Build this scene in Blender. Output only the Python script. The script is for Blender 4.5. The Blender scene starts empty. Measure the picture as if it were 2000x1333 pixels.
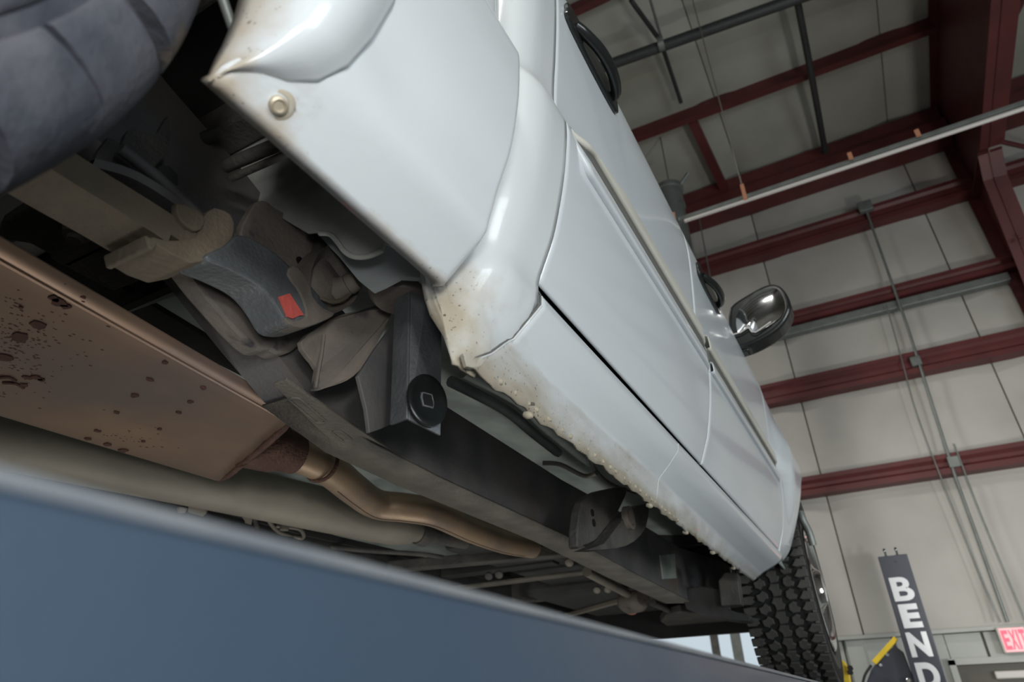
import bpy, bmesh, math, random
from mathutils import Vector, Matrix
random.seed(7)
C = bpy.context.scene.collection
H = 1.6                                   # camera height above the floor; all coordinates below are camera-relative metres

# ---------------------------------------------------------------- camera
F, PX, PY = 1280.0, 1000.0, 666.5
_Y = Vector((800.0, 718.5, F)).normalized()
_Z = Vector((-60.0, -2216.5, F)); _Z = (_Z - _Y * _Z.dot(_Y)).normalized()
_X = _Y.cross(_Z)
cam_d = bpy.data.cameras.new('camera'); cam = bpy.data.objects.new('camera', cam_d); C.objects.link(cam)
cam_d.sensor_width = 36.0; cam_d.lens = F / 2000.0 * 36.0
cam_d.clip_start = 0.02; cam_d.clip_end = 100
R = Matrix(((_X[0], _X[1], _X[2]), (_Y[0], _Y[1], _Y[2]), (_Z[0], _Z[1], _Z[2])))   # camera (x right, y down, z forward) -> world
flip = Matrix(((1, 0, 0), (0, -1, 0), (0, 0, -1)))
M4 = (R @ flip).to_4x4(); M4.translation = Vector((0, 0, H)); cam.matrix_world = M4
cam_d.dof.use_dof = True; cam_d.dof.focus_distance = 1.05; cam_d.dof.aperture_fstop = 5.6
bpy.context.scene.camera = cam

def at(px, py, x=None, y=None, z=None):
    """the point where the photograph's pixel meets a plane of the place"""
    d = R @ Vector((px - PX, py - PY, F))
    t = x / d[0] if x is not None else (y / d[1] if y is not None else z / d[2])
    return d * t

# ---------------------------------------------------------------- world, lights, exposure
sc = bpy.context.scene
w = bpy.data.worlds.new('world'); sc.world = w; w.use_nodes = True
w.node_tree.nodes['Background'].inputs[0].default_value = (0.80, 0.9, 1.0, 1)
w.node_tree.nodes['Background'].inputs[1].default_value = 0.12
sc.view_settings.view_transform = 'Standard'; sc.view_settings.look = 'None'
sc.view_settings.exposure = 0.06; sc.view_settings.gamma = 1.0; sc.view_settings.use_curve_mapping = False

def area(name, loc, target, size, power, col=(1, 1, 1), size_y=None):
    l = bpy.data.lights.new(name, 'AREA'); l.energy = power; l.color = col; l.size = size
    if size_y: l.shape = 'RECTANGLE'; l.size_y = size_y
    o = bpy.data.objects.new(name, l); C.objects.link(o)
    o.location = Vector(loc) + Vector((0, 0, H))
    o.rotation_euler = (Vector(target) - Vector(loc)).to_track_quat('-Z', 'Y').to_euler()
    return o
area('bay_door_daylight', (6.2, -1.5, 0.4), (0, 1.5, 0.6), 3.4, 205, (0.86, 0.95, 1.0), 3.0)
area('work_light', (2.6, -2.4, -0.45), (-0.1, 3.0, 0.6), 0.3, 45, (1.0, 0.97, 0.92))
area('underbody_fill', (0.85, -0.55, -0.02), (-0.7, 0.9, 0.45), 0.45, 5, (1.0, 0.98, 0.95))  # unseen fill added right of the camera to brighten the underbody
area('camera_fill', (0.15, -0.26, 0.03), (-0.6, 0.95, 0.5), 0.12, 2.7, (1.0, 0.98, 0.95))  # small added fill near the camera, lifts the floor pan and bed front panel
area('wall_fill', (2.6, 3.4, 0.0), (0.8, 7.5, 2.2), 0.5, 45, (1.0, 0.98, 0.93))  # added light out of view, only brightens the far wall
sp_ = bpy.data.lights.new('wall_spot_fill', 'SPOT'); sp_.energy = 330; sp_.spot_size = math.radians(36); sp_.spot_blend = 0.7; sp_.shadow_soft_size = 0.06; sp_.color = (1.0, 0.98, 0.94)  # unseen spot added for wall brightness and post shadow, cone kept off the truck
so_ = bpy.data.objects.new('wall_spot_fill', sp_); C.objects.link(so_); so_.location = (0.62, 1.2, 0.12 + H)
so_.rotation_euler = (Vector((1.35, 7.5, 1.5)) - Vector((0.62, 1.2, 0.12))).to_track_quat('-Z', 'Y').to_euler()
area('under_truck_fill', (-1.15, 0.9, -1.3), (-1.05, 1.1, 0.5), 0.6, 6, (1.0, 0.96, 0.9))  # invented fill beneath the truck, lights the muffler and shaft undersides
area('under_truck_fill_front', (-1.0, 2.1, -1.3), (-0.7, 1.9, 0.5), 0.7, 5, (1.0, 0.98, 0.93))  # second added fill from below, for the floor pan further forward
area('shop_light_overhead', (0.5, -2.5, 5.0), (0.5, -2.3, 0), 1.2, 200, (1.0, 0.97, 0.9), 0.4)
area('shop_light_far', (-3.5, 3.5, 5.0), (-3.3, 3.5, 0), 1.2, 200, (1.0, 0.97, 0.9), 0.4)

# ---------------------------------------------------------------- materials
def mat(name, col, rough=0.6, metal=0.0, col2=None, nscale=8.0, namt=0.5, detail=6.0, bump=0.0, bscale=60.0,
        coat=0.0, lo=0.4, hi=0.65, col3=None, n3=30.0, lo3=0.6, hi3=0.7, emit=None, estr=0.0, spec=0.5, stretch=None):
    m = bpy.data.materials.new(name); m.use_nodes = True
    nt = m.node_tree; b = nt.nodes['Principled BSDF']
    b.inputs['Base Color'].default_value = (*col, 1); b.inputs['Roughness'].default_value = rough
    b.inputs['Metallic'].default_value = metal; b.inputs['Coat Weight'].default_value = coat
    b.inputs['Coat Roughness'].default_value = 0.08
    b.inputs['Specular IOR Level'].default_value = spec
    tc = nt.nodes.new('ShaderNodeTexCoord'); src = tc.outputs['Object']
    if stretch:
        mp = nt.nodes.new('ShaderNodeMapping'); mp.inputs['Scale'].default_value = stretch
        nt.links.new(src, mp.inputs[0]); src = mp.outputs[0]
    def noise(scale, det):
        n = nt.nodes.new('ShaderNodeTexNoise'); n.inputs['Scale'].default_value = scale
        n.inputs['Detail'].default_value = det; nt.links.new(src, n.inputs['Vector']); return n
    def ramp(n, lo, hi, amt=1.0):
        r = nt.nodes.new('ShaderNodeMapRange'); r.inputs[1].default_value = lo; r.inputs[2].default_value = hi
        r.inputs[3].default_value = 0; r.inputs[4].default_value = amt
        nt.links.new(n.outputs[0], r.inputs[0]); return r
    cur = None
    if col2:
        r = ramp(noise(nscale, detail), lo, hi, namt)
        mx = nt.nodes.new('ShaderNodeMix'); mx.data_type = 'RGBA'
        mx.inputs[6].default_value = (*col, 1); mx.inputs[7].default_value = (*col2, 1)
        nt.links.new(r.outputs[0], mx.inputs[0]); cur = mx.outputs[2]
        if col3:
            r = ramp(noise(n3, 3.0), lo3, hi3, 1.0)
            m2 = nt.nodes.new('ShaderNodeMix'); m2.data_type = 'RGBA'
            nt.links.new(cur, m2.inputs[6]); m2.inputs[7].default_value = (*col3, 1)
            nt.links.new(r.outputs[0], m2.inputs[0]); cur = m2.outputs[2]
        nt.links.new(cur, b.inputs['Base Color'])
    if bump:
        n = noise(bscale, 4.0); bp = nt.nodes.new('ShaderNodeBump'); bp.inputs['Strength'].default_value = bump
        bp.inputs['Distance'].default_value = 0.01
        nt.links.new(n.outputs[0], bp.inputs['Height']); nt.links.new(bp.outputs[0], b.inputs['Normal'])
    if emit:
        b.inputs['Emission Color'].default_value = (*emit, 1); b.inputs['Emission Strength'].default_value = estr
    return m

WHITE = mat('white_paint', (0.62, 0.665, 0.70), 0.28, coat=0.6, col2=(0.59, 0.635, 0.67), nscale=3, namt=0.6)
# white paint with road grime that thickens in blotches: used on the sill and the cab corner
def grimy(name, base=(0.62, 0.665, 0.695), dirt=(0.30, 0.255, 0.18), strength=0.9, scale=26, str_=None):
    """white paint with grime: where it sits comes from each panel's own 'grime' map, broken up by noise"""
    m = mat(name, base, 0.3, coat=0.4, bump=0.03, bscale=90)
    nt = m.node_tree; b = nt.nodes['Principled BSDF']
    tc = nt.nodes.new('ShaderNodeTexCoord'); at_ = nt.nodes.new('ShaderNodeAttribute'); at_.attribute_name = 'grime'
    mp = nt.nodes.new('ShaderNodeMapping'); mp.inputs['Scale'].default_value = str_ or (1, 1, 1)
    nt.links.new(tc.outputs['Object'], mp.inputs[0])
    n = nt.nodes.new('ShaderNodeTexNoise'); n.inputs['Scale'].default_value = scale; n.inputs['Detail'].default_value = 9
    nt.links.new(mp.outputs[0], n.inputs['Vector'])
    ad = nt.nodes.new('ShaderNodeMath'); ad.operation = 'ADD'
    nt.links.new(at_.outputs['Fac'], ad.inputs[0]); nt.links.new(n.outputs[0], ad.inputs[1])
    r = nt.nodes.new('ShaderNodeMapRange'); r.inputs[1].default_value = 0.72; r.inputs[2].default_value = 1.35
    r.inputs[4].default_value = strength
    nt.links.new(ad.outputs[0], r.inputs[0])
    mx = nt.nodes.new('ShaderNodeMix'); mx.data_type = 'RGBA'
    mx.inputs[6].default_value = (*base, 1); mx.inputs[7].default_value = (*dirt, 1)
    nt.links.new(r.outputs[0], mx.inputs[0])
    v = nt.nodes.new('ShaderNodeTexNoise'); v.inputs['Scale'].default_value = 210; v.inputs['Detail'].default_value = 1
    nt.links.new(tc.outputs['Object'], v.inputs['Vector'])
    r2 = nt.nodes.new('ShaderNodeMapRange'); r2.inputs[1].default_value = 0.68; r2.inputs[2].default_value = 0.72
    nt.links.new(v.outputs[0], r2.inputs[0])
    mul = nt.nodes.new('ShaderNodeMath'); mul.operation = 'MULTIPLY'
    nt.links.new(r2.outputs[0], mul.inputs[0]); nt.links.new(r.outputs[0], mul.inputs[1])
    m3 = nt.nodes.new('ShaderNodeMix'); m3.data_type = 'RGBA'; m3.inputs[7].default_value = (0.05, 0.045, 0.035, 1)
    nt.links.new(mul.outputs[0], m3.inputs[0]); nt.links.new(mx.outputs[2], m3.inputs[6])
    nt.links.new(m3.outputs[2], b.inputs['Base Color'])
    rr = nt.nodes.new('ShaderNodeMapRange'); rr.inputs[3].default_value = 0.28; rr.inputs[4].default_value = 0.85
    nt.links.new(r.outputs[0], rr.inputs[0]); nt.links.new(rr.outputs[0], b.inputs['Roughness'])
    cw = nt.nodes.new('ShaderNodeMapRange'); cw.inputs[3].default_value = 0.5; cw.inputs[4].default_value = 0.0
    nt.links.new(r.outputs[0], cw.inputs[0]); nt.links.new(cw.outputs[0], b.inputs['Coat Weight'])
    return m
def grime(o, fn):
    at_ = o.data.attributes.new('grime', 'FLOAT', 'POINT')
    for v, d in zip(o.data.vertices, at_.data): d.value = fn(v.co.x, v.co.y, v.co.z - H)
    return o
GR_SILL = grimy('grimy_white_sill', str_=(1, .35, 1))
GR_CORNER = grimy('grimy_white_corner', base=(.62, .655, .67), dirt=(0.36, 0.31, 0.22))
GR_BED = grimy('white_bed_paint', dirt=(0.40, 0.34, 0.26))
PRIMER = mat('grey_primer', (0.48, 0.50, 0.47), 0.6, col2=(0.22, 0.23, 0.20), nscale=9, namt=0.7, bump=0.15)
PRIMLIT = mat('pale_cab_underpaint', (0.36, 0.40, 0.41), 0.5, col2=(0.18, 0.20, 0.20), nscale=5, namt=0.5)
GREEN = mat('greenish_floorpan', (0.34, 0.39, 0.37), 0.45, col2=(0.17, 0.20, 0.19), nscale=7, namt=0.8)
FRAME = mat('frame_undercoat', (0.115, 0.112, 0.112), 0.6, col2=(0.060, 0.062, 0.070), nscale=9, namt=0.9, bump=0.14, bscale=130,
            col3=(0.10, 0.085, 0.065), n3=5, lo3=0.52, hi3=0.75)
FLANGE = mat('dusty_flange', (0.135, 0.126, 0.105), 0.7, col2=(0.08, 0.074, 0.066), nscale=14, namt=0.8, bump=0.3, bscale=150)
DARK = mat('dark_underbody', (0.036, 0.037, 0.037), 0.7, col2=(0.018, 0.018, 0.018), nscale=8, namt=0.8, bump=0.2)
MIDDK = mat('dusty_dark_steel', (0.085, 0.080, 0.070), 0.68, col2=(0.042, 0.041, 0.040), nscale=12, namt=0.9, bump=0.3, bscale=120)
BROWN = mat('dusty_brown_steel', (0.175, 0.150, 0.128), 0.72, col2=(0.095, 0.086, 0.080), nscale=12, namt=0.9, bump=0.18, bscale=120,
            col3=(0.03, 0.028, 0.03), n3=24, lo3=0.62, hi3=0.72)
TAN = mat('tan_mud_steel', (0.165, 0.135, 0.098), 0.8, col2=(0.085, 0.072, 0.056), nscale=9, namt=0.8, bump=0.25, bscale=120)
CHAN = mat('grey_channel_steel', (0.125, 0.14, 0.15), 0.45, metal=0.2, col2=(0.075, 0.084, 0.092), nscale=16, namt=0.8, bump=0.2, bscale=160,
           col3=(0.14, 0.14, 0.14), n3=40, lo3=0.68, hi3=0.76)
MUFF = mat('bronze_heat_tinted_steel', (0.27, 0.18, 0.125), 0.42, metal=0.5, col2=(0.18, 0.14, 0.125), nscale=2.6, namt=1.0, lo=0.35, hi=0.6, bump=0.06, bscale=25,
           col3=(0.40, 0.27, 0.15), n3=3.4, lo3=0.55, hi3=0.8)
RUSTSPOT = mat('rust_spot', (0.075, 0.030, 0.022), 0.9, col2=(0.03, 0.015, 0.012), nscale=80, bump=0.5)
RUST = mat('rusty_seam', (0.11, 0.055, 0.04), 0.85, col2=(0.05, 0.025, 0.02), nscale=50, bump=0.6, bscale=200)
PIPE = mat('tan_exhaust_pipe', (0.36, 0.26, 0.17), 0.45, metal=0.45, col2=(0.25, 0.19, 0.15), nscale=9, namt=0.9, bump=0.08)
SHAFT = mat('dusty_grey_shaft', (0.25, 0.23, 0.19), 0.6, metal=0.2, col2=(0.17, 0.155, 0.13), nscale=5, namt=0.8, bump=0.08)
RUNWAY = mat('blue_grey_lift_paint', (0.030, 0.050, 0.080), 0.3, col2=(0.040, 0.058, 0.084), nscale=4, namt=0.8, bump=0.04, bscale=300, coat=0.15)
RUNLIP = mat('worn_lift_lip', (0.20, 0.22, 0.24), 0.4, metal=0.3, col2=(0.12, 0.14, 0.17), nscale=20)
TYRE = mat('tyre_rubber', (0.045, 0.046, 0.042), 0.72, col2=(0.068, 0.066, 0.058), nscale=14, namt=0.8, bump=0.15, bscale=120)
TYRED = mat('tyre_groove_rubber', (0.008, 0.009, 0.009), 0.9)
TYRER = mat('dusty_tyre_rubber', (0.070, 0.074, 0.090), 0.75, col2=(0.034, 0.040, 0.054), nscale=16, namt=1.0, bump=0.35, bscale=45,
            col3=(0.10, 0.082, 0.066), n3=13, lo3=0.60, hi3=0.70)
CHROME = mat('chrome', (0.75, 0.77, 0.79), 0.08, metal=1.0)
BLACKP = mat('black_plastic', (0.010, 0.013, 0.013), 0.22, col2=(0.016, 0.018, 0.018))
BLACKR = mat('black_rubber', (0.006, 0.006, 0.007), 0.6)
STRIPE = mat('grey_moulding_insert', (0.13, 0.13, 0.125), 0.4)
CREAM = mat('cream_moulding_face', (0.60, 0.60, 0.54), 0.35, col2=(0.5, 0.5, 0.45), nscale=6)
TAPE = mat('red_tape', (0.55, 0.10, 0.085), 0.6, col2=(0.42, 0.08, 0.07), nscale=40, bump=0.3)
YELLOW = mat('yellow_paint', (0.72, 0.50, 0.02), 0.45, col2=(0.55, 0.38, 0.02), nscale=12)
INSUL = mat('white_vinyl_insulation', (0.43, 0.415, 0.385), 0.62, col2=(0.34, 0.33, 0.30), nscale=1.3, namt=0.8, bump=0.35, bscale=2.5)
SEAM = mat('insulation_seam', (0.17, 0.16, 0.13), 0.8)
INSULR = mat('roof_vinyl_insulation', (0.40, 0.40, 0.36), 0.6, col2=(0.29, 0.29, 0.25), nscale=1.2, namt=0.8, bump=0.3, bscale=2.0)
REDST = mat('oxide_red_steel', (0.105, 0.022, 0.022), 0.48, col2=(0.07, 0.016, 0.017), nscale=3, namt=0.8, bump=0.05)
LINER = mat('painted_liner_panel', (0.38, 0.395, 0.37), 0.5, col2=(0.31, 0.33, 0.31), nscale=3)
GALV = mat('galvanised_steel', (0.22, 0.24, 0.23), 0.45, metal=0.5, col2=(0.14, 0.16, 0.15), nscale=12)
BLKPIPE = mat('dark_grey_pipe', (0.030, 0.034, 0.035), 0.5, col2=(0.05, 0.05, 0.05), nscale=30)
COLBLK = mat('charcoal_powder_coat', (0.028, 0.034, 0.050), 0.4, col2=(0.035, 0.04, 0.055), nscale=6)
LETTER = mat('silver_lettering', (0.62, 0.63, 0.66), 0.3, metal=0.3)
SIGN = mat('sign_housing_white', (0.55, 0.52, 0.5), 0.4)
EXITRED = mat('exit_letter_glow', (0.9, 0.05, 0.06), 0.5, emit=(1.0, 0.04, 0.07), estr=2.6)
EXITFACE = mat('exit_face_glow', (0.85, 0.55, 0.55), 0.5, emit=(1.0, 0.22, 0.25), estr=0.6)
LAMPM = mat('lamp_tube_glow', (0.8, 0.8, 0.75), 0.4, emit=(1, 0.97, 0.88), estr=0.06)
CONC = mat('concrete_floor', (0.22, 0.22, 0.21), 0.6, col2=(0.15, 0.15, 0.145), nscale=1.5, namt=0.8)
BRASS = mat('dull_brass', (0.48, 0.42, 0.32), 0.45, metal=0.4, col2=(0.3, 0.26, 0.2), nscale=60)
MUD = mat('pale_dried_mud', (0.40, 0.36, 0.28), 0.85, col2=(0.26, 0.23, 0.17), nscale=90, bump=0.3)
COPPER = mat('orange_bracket', (0.42, 0.19, 0.11), 0.6)
GLASSD = mat('dark_window_glass', (0.02, 0.025, 0.03), 0.05)
DOORDK = mat('dark_bronze_door', (0.06, 0.055, 0.04), 0.5)
WINLIT = mat('daylit_pane', (0.50, 0.58, 0.64), 0.3, emit=(0.62, 0.74, 0.85), estr=0.42)

# ---------------------------------------------------------------- builders
def link(name, me, m, parent=None, smooth=True, label=None, autos=None):
    o = bpy.data.objects.new(name, me); C.objects.link(o)
    if m is not None and not me.materials: me.materials.append(m)
    if smooth:
        for p in me.polygons: p.use_smooth = True
    if parent is not None:
        o.parent = parent
        if parent.type == 'EMPTY': o.matrix_parent_inverse = Matrix.Translation(-parent.location)
    if label: o['label'] = label
    if autos:
        md = o.modifiers.new('split', 'EDGE_SPLIT'); md.split_angle = math.radians(autos)
    return o
def mk(name, verts, faces, m, parent=None, smooth=False, label=None, autos=None):
    me = bpy.data.meshes.new(name)
    me.from_pydata([(v[0], v[1], v[2] + H) for v in verts], [], faces); me.update()
    bm = bmesh.new(); bm.from_mesh(me); bmesh.ops.recalc_face_normals(bm, faces=bm.faces[:]); bm.to_mesh(me); bm.free()
    return link(name, me, m, parent, smooth, label, autos)
def thing(name, label, cat, loc, group=None, kind=None):
    o = bpy.data.objects.new(name, None); C.objects.link(o)
    o.location = (loc[0], loc[1], loc[2] + H); o.empty_display_size = 0.2
    if label: o['label'] = label
    if cat: o['category'] = cat
    if group: o['group'] = group
    if kind: o['kind'] = kind
    bpy.context.view_layer.update()
    return o
def bevel(o, wd=0.004, seg=2, ang=30):
    b = o.modifiers.new('bevel', 'BEVEL'); b.width = wd; b.segments = seg; b.limit_method = 'ANGLE'; b.angle_limit = math.radians(ang)
    return o
def solid(o, t, off=0.0):
    s = o.modifiers.new('solid', 'SOLIDIFY'); s.thickness = t; s.offset = off; return o
def box(name, x0, x1, y0, y1, z0, z1, m, parent=None, bv=0.0, label=None):
    v = [(x, y, z) for x in (x0, x1) for y in (y0, y1) for z in (z0, z1)]
    f = [(0, 1, 3, 2), (4, 6, 7, 5), (0, 4, 5, 1), (2, 3, 7, 6), (0, 2, 6, 4), (1, 5, 7, 3)]
    o = mk(name, v, f, m, parent, label=label)
    if bv: bevel(o, bv)
    return o
def prism(name, pts, vec, m, parent=None, bv=0.0, label=None, smooth=False):
    """closed outline of 3-D points pushed along vec: a plate with thickness"""
    n = len(pts); vec = Vector(vec); v = [Vector(p) for p in pts] + [Vector(p) + vec for p in pts]
    f = [tuple(range(n)), tuple(range(2 * n - 1, n - 1, -1))] + [(i, (i + 1) % n, n + (i + 1) % n, n + i) for i in range(n)]
    o = mk(name, v, f, m, parent, label=label, smooth=smooth)
    if bv: bevel(o, bv)
    return o
def smoothloop(pts, k=3, closed=True):
    out = []; n = len(pts); P = [Vector(p) for p in pts]
    rng = range(n) if closed else range(n - 1)
    for i in rng:
        if closed: a, b, c, d = P[i - 1], P[i], P[(i + 1) % n], P[(i + 2) % n]
        else: a, b, c, d = P[max(i - 1, 0)], P[i], P[i + 1], P[min(i + 2, n - 1)]
        for j in range(k):
            t = j / k
            out.append(0.5 * ((2 * b) + (-a + c) * t + (2 * a - 5 * b + 4 * c - d) * t * t + (-a + 3 * b - 3 * c + d) * t ** 3))
    if not closed: out.append(P[-1])
    return out
def tube(name, pts, r, m, parent=None, seg=14, label=None, caps=True, sm=0):
    if sm: pts = smoothloop(pts, sm, False)
    P = [Vector(p) for p in pts]; n = len(P); verts = []; faces = []
    rs = r if isinstance(r, (list, tuple)) else None
    t0 = (P[1] - P[0]).normalized(); up = Vector((0, 0, 1)) if abs(t0.z) < 0.9 else Vector((1, 0, 0))
    nrm = (up - t0 * up.dot(t0)).normalized()
    for i in range(n):
        t = ((P[min(i + 1, n - 1)] - P[max(i - 1, 0)])).normalized()
        nrm = (nrm - t * nrm.dot(t)).normalized(); bn = t.cross(nrm)
        ri = (rs[min(int(round(i * (len(rs) - 1) / (n - 1))), len(rs) - 1)] if rs else r)
        for k in range(seg):
            a = 2 * math.pi * k / seg
            verts.append(P[i] + (nrm * math.cos(a) + bn * math.sin(a)) * ri)
    for i in range(n - 1):
        for k in range(seg):
            a = i * seg + k; b = i * seg + (k + 1) % seg
            faces.append((a, b, b + seg, a + seg))
    if caps: faces += [tuple(range(seg))[::-1], tuple(range((n - 1) * seg, n * seg))]
    return mk(name, verts, faces, m, parent, smooth=True, label=label, autos=50)
def grid(name, rows, m, parent=None, label=None, smooth=True, autos=None, th=0.0, off=-1.0):
    nr, nc = len(rows), len(rows[0]); v = [p for r in rows for p in r]
    f = [(i * nc + j, i * nc + j + 1, (i + 1) * nc + j + 1, (i + 1) * nc + j) for i in range(nr - 1) for j in range(nc - 1)]
    o = mk(name, v, f, m, parent, smooth=smooth, label=label, autos=autos)
    if th: solid(o, th, off)
    return o
def lathe(name, c, axis, prof, m, parent=None, seg=28, label=None, autos=40):
    """prof = (distance along axis, radius) pairs"""
    c = Vector(c); ax = Vector(axis).normalized()
    u = ax.orthogonal().normalized(); w_ = ax.cross(u); v = []; f = []
    for d, r in prof:
        for k in range(seg):
            a = 2 * math.pi * k / seg
            v.append(c + ax * d + (u * math.cos(a) + w_ * math.sin(a)) * max(r, 1e-4))
    for i in range(len(prof) - 1):
        for k in range(seg):
            a = i * seg + k; b = i * seg + (k + 1) % seg
            f.append((a, b, b + seg, a + seg))
    f += [tuple(range(seg))[::-1], tuple(range((len(prof) - 1) * seg, len(prof) * seg))]
    return mk(name, v, f, m, parent, smooth=True, label=label, autos=autos)
def lerp(a, b, t): return a + (b - a) * t
def interp(tab, z):
    if z <= tab[0][0]: return tab[0][1]
    for (a, va), (b, vb) in zip(tab, tab[1:]):
        if z <= b:
            t = (z - a) / (b - a); return va + (vb - va) * t
    return tab[-1][1]
def sinterp(tab, z):
    """Catmull-Rom through a table of (z, value)"""
    n = len(tab)
    if z <= tab[0][0]: return tab[0][1]
    if z >= tab[-1][0]: return tab[-1][1]
    for i in range(n - 1):
        if tab[i][0] <= z <= tab[i + 1][0]:
            t = (z - tab[i][0]) / (tab[i + 1][0] - tab[i][0]); h = tab[i + 1][0] - tab[i][0]
            def sl(k):
                a = max(k - 1, 0); b = min(k + 1, n - 1)
                return (tab[b][1] - tab[a][1]) / (tab[b][0] - tab[a][0])
            m0, m1 = sl(i) * h, sl(i + 1) * h; p0, p1 = tab[i][1], tab[i + 1][1]
            return (2 * t**3 - 3 * t**2 + 1) * p0 + (t**3 - 2 * t**2 + t) * m0 + (-2 * t**3 + 3 * t**2) * p1 + (t**3 - t**2) * m1
def px(pts, **k): return [at(a, b, **k) for a, b in pts]

# ================================================================ THE BUILDING
WY = 7.5
def roofz(y): return 6.30 + (WY - y) * 0.083
def struct(o, lab=None):
    o['kind'] = 'structure'
    if lab: o['label'] = lab
    return o
struct(box('floor', -9, 9, -9, WY + .2, -1.75, -1.6, CONC))
wf = struct(box('wall_front', -9, 9, WY + .02, WY + .2, -1.6, 6.5, SEAM))
struct(box('wall_left', -9.2, -9, -9, WY + .2, -1.6, 7.6, INSUL))
struct(box('wall_right', 9, 9.2, -9, WY + .2, -1.6, 7.6, INSUL))
struct(box('wall_back', -9, 9, -9.2, -9, -1.6, 7.7, INSUL))
ce = struct(mk('ceiling', [(-9, WY + .2, roofz(WY + .2) + .1), (9, WY + .2, roofz(WY + .2) + .1), (9, -9.1, roofz(-9.1) + .1), (-9, -9.1, roofz(-9.1) + .1),
                           (-9, WY + .2, roofz(WY + .2) + .2), (9, WY + .2, roofz(WY + .2) + .2), (9, -9.1, roofz(-9.1) + .2), (-9, -9.1, roofz(-9.1) + .2)],
                [(0, 1, 2, 3), (7, 6, 5, 4), (0, 4, 5, 1), (1, 5, 6, 2), (2, 6, 7, 3), (3, 7, 4, 0)], SEAM))
GZ = [(1.93, 2.125), (3.0, 3.24), (3.92, 4.075), (4.96, 5.20)]
knots = [0.60, 2.03, 3.12, 4.0, 5.08, 6.32]
def puff(z):
    for a, b in zip(knots, knots[1:]):
        if a <= z <= b: return math.sin(math.pi * (z - a) / (b - a)) ** 0.6 * 0.045
    return 0
SX = [-.3 + 1.82 * k for k in range(-4, 6)]
for i, (a, b) in enumerate(zip(SX, SX[1:])):
    rows = []
    for j in range(41):
        z = lerp(.6, 6.32, j / 40.0); r = []
        for k in range(9):
            t = k / 8.0; e = min(t, 1 - t)
            r.append((lerp(a + .007, b - .007, t), WY - .004 - (puff(z) + .012) * min(1, (e * 9) ** .5), z))
        rows.append(r)
    grid('insulation_panel', rows, INSUL, wf)
    # roof blanket, same seams
    rows = []
    for j in range(61):
        y = lerp(WY - .02, -9, j / 60.0); r = []
        q = abs(math.sin((y + .35) / 1.66 * math.pi)) ** .6 * .05
        for k in range(9):
            t = k / 8.0; e = min(t, 1 - t)
            r.append((lerp(a + .006, b - .006, t), y, roofz(y) + .085 - (q + .012) * min(1, (e * 9) ** .5)))
        rows.append(r)
    grid('roof_insulation_panel', rows, INSULR, ce)

def channel(name, x0, x1, z0, z1, yb, d, m, parent):
    """a C section on the wall: web towards the room, flanges top and bottom, small lips"""
    t = .006; l = .03
    prof = [(yb, z0), (yb - d, z0), (yb - d, z0 + .055), (yb - d + t, z0 + .055), (yb - d + .035, z0 + .085),
            (yb - d + .035, z1 - .075), (yb - d + t, z1 - .045), (yb - d, z1 - .045), (yb - d, z1), (yb, z1)]
    return prism(name, [(x0, y, z) for y, z in prof], (x1 - x0, 0, 0), m, parent)
for z0, z1 in GZ:
    for a, b in ((-9, 2.03), (2.07, 8.9)):
        channel('steel_girt', a, b, z0, z1, WY - .03, .16, REDST, wf)
for a, b in ((-9, 2.03), (2.07, 8.9)):
    box('eave_strut', a, b, WY - .30, WY - .05, 5.72, 6.02, REDST, wf, .01)
    box('eave_strut', a, b, WY - .22, WY - .05, 6.03, 6.30, REDST, wf, .01)
# strip added for the soft band under the third girt
box('girt_band', -9, 1.95, WY - .16, WY - .06, 3.80, 3.90, GALV, wf, .01)
# roof purlins (each on the roof slope, run across the bay)
def purlin(y0, y1, m=REDST, xa=-6.5, xb=2.0):
    z0, z1 = roofz(y0), roofz(y1); d = .20
    def sec(x, y, z): return [(x, y, z + .06), (x, y, z - d), (x, y - .075, z - d), (x, y - .075, z - d + .02), (x, y - .014, z - d + .012), (x, y - .014, z + .06)]
    A = sec(xa, y0, z0); B = sec(xb, y1, z1); n = len(A)
    return mk('roof_purlin', A + B, [tuple(range(n)), tuple(range(2 * n - 1, n - 1, -1))] + [(i, (i + 1) % n, n + (i + 1) % n, n + i) for i in range(n)], m, ce)
purlin(5.80, 6.08); purlin(4.02, 4.2)
for y in (2.3, .6, -1.1, -2.8, -4.5, -6.2, -7.9): purlin(y, y)
for y in (5.95, 4.2, 2.3, .6, -1.1, -2.8): purlin(y, y, xa=2.1, xb=8.9)
# red strut between two purlins
a = at(1352, 240, z=6.28); b = at(1424, 392, z=6.12)
prism('purlin_brace', [a + Vector((-.05, 0, 0)), a + Vector((.06, 0, 0)), b + Vector((.06, 0, 0)), b + Vector((-.05, 0, 0))], (0, 0, .09), REDST, ce)

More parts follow.
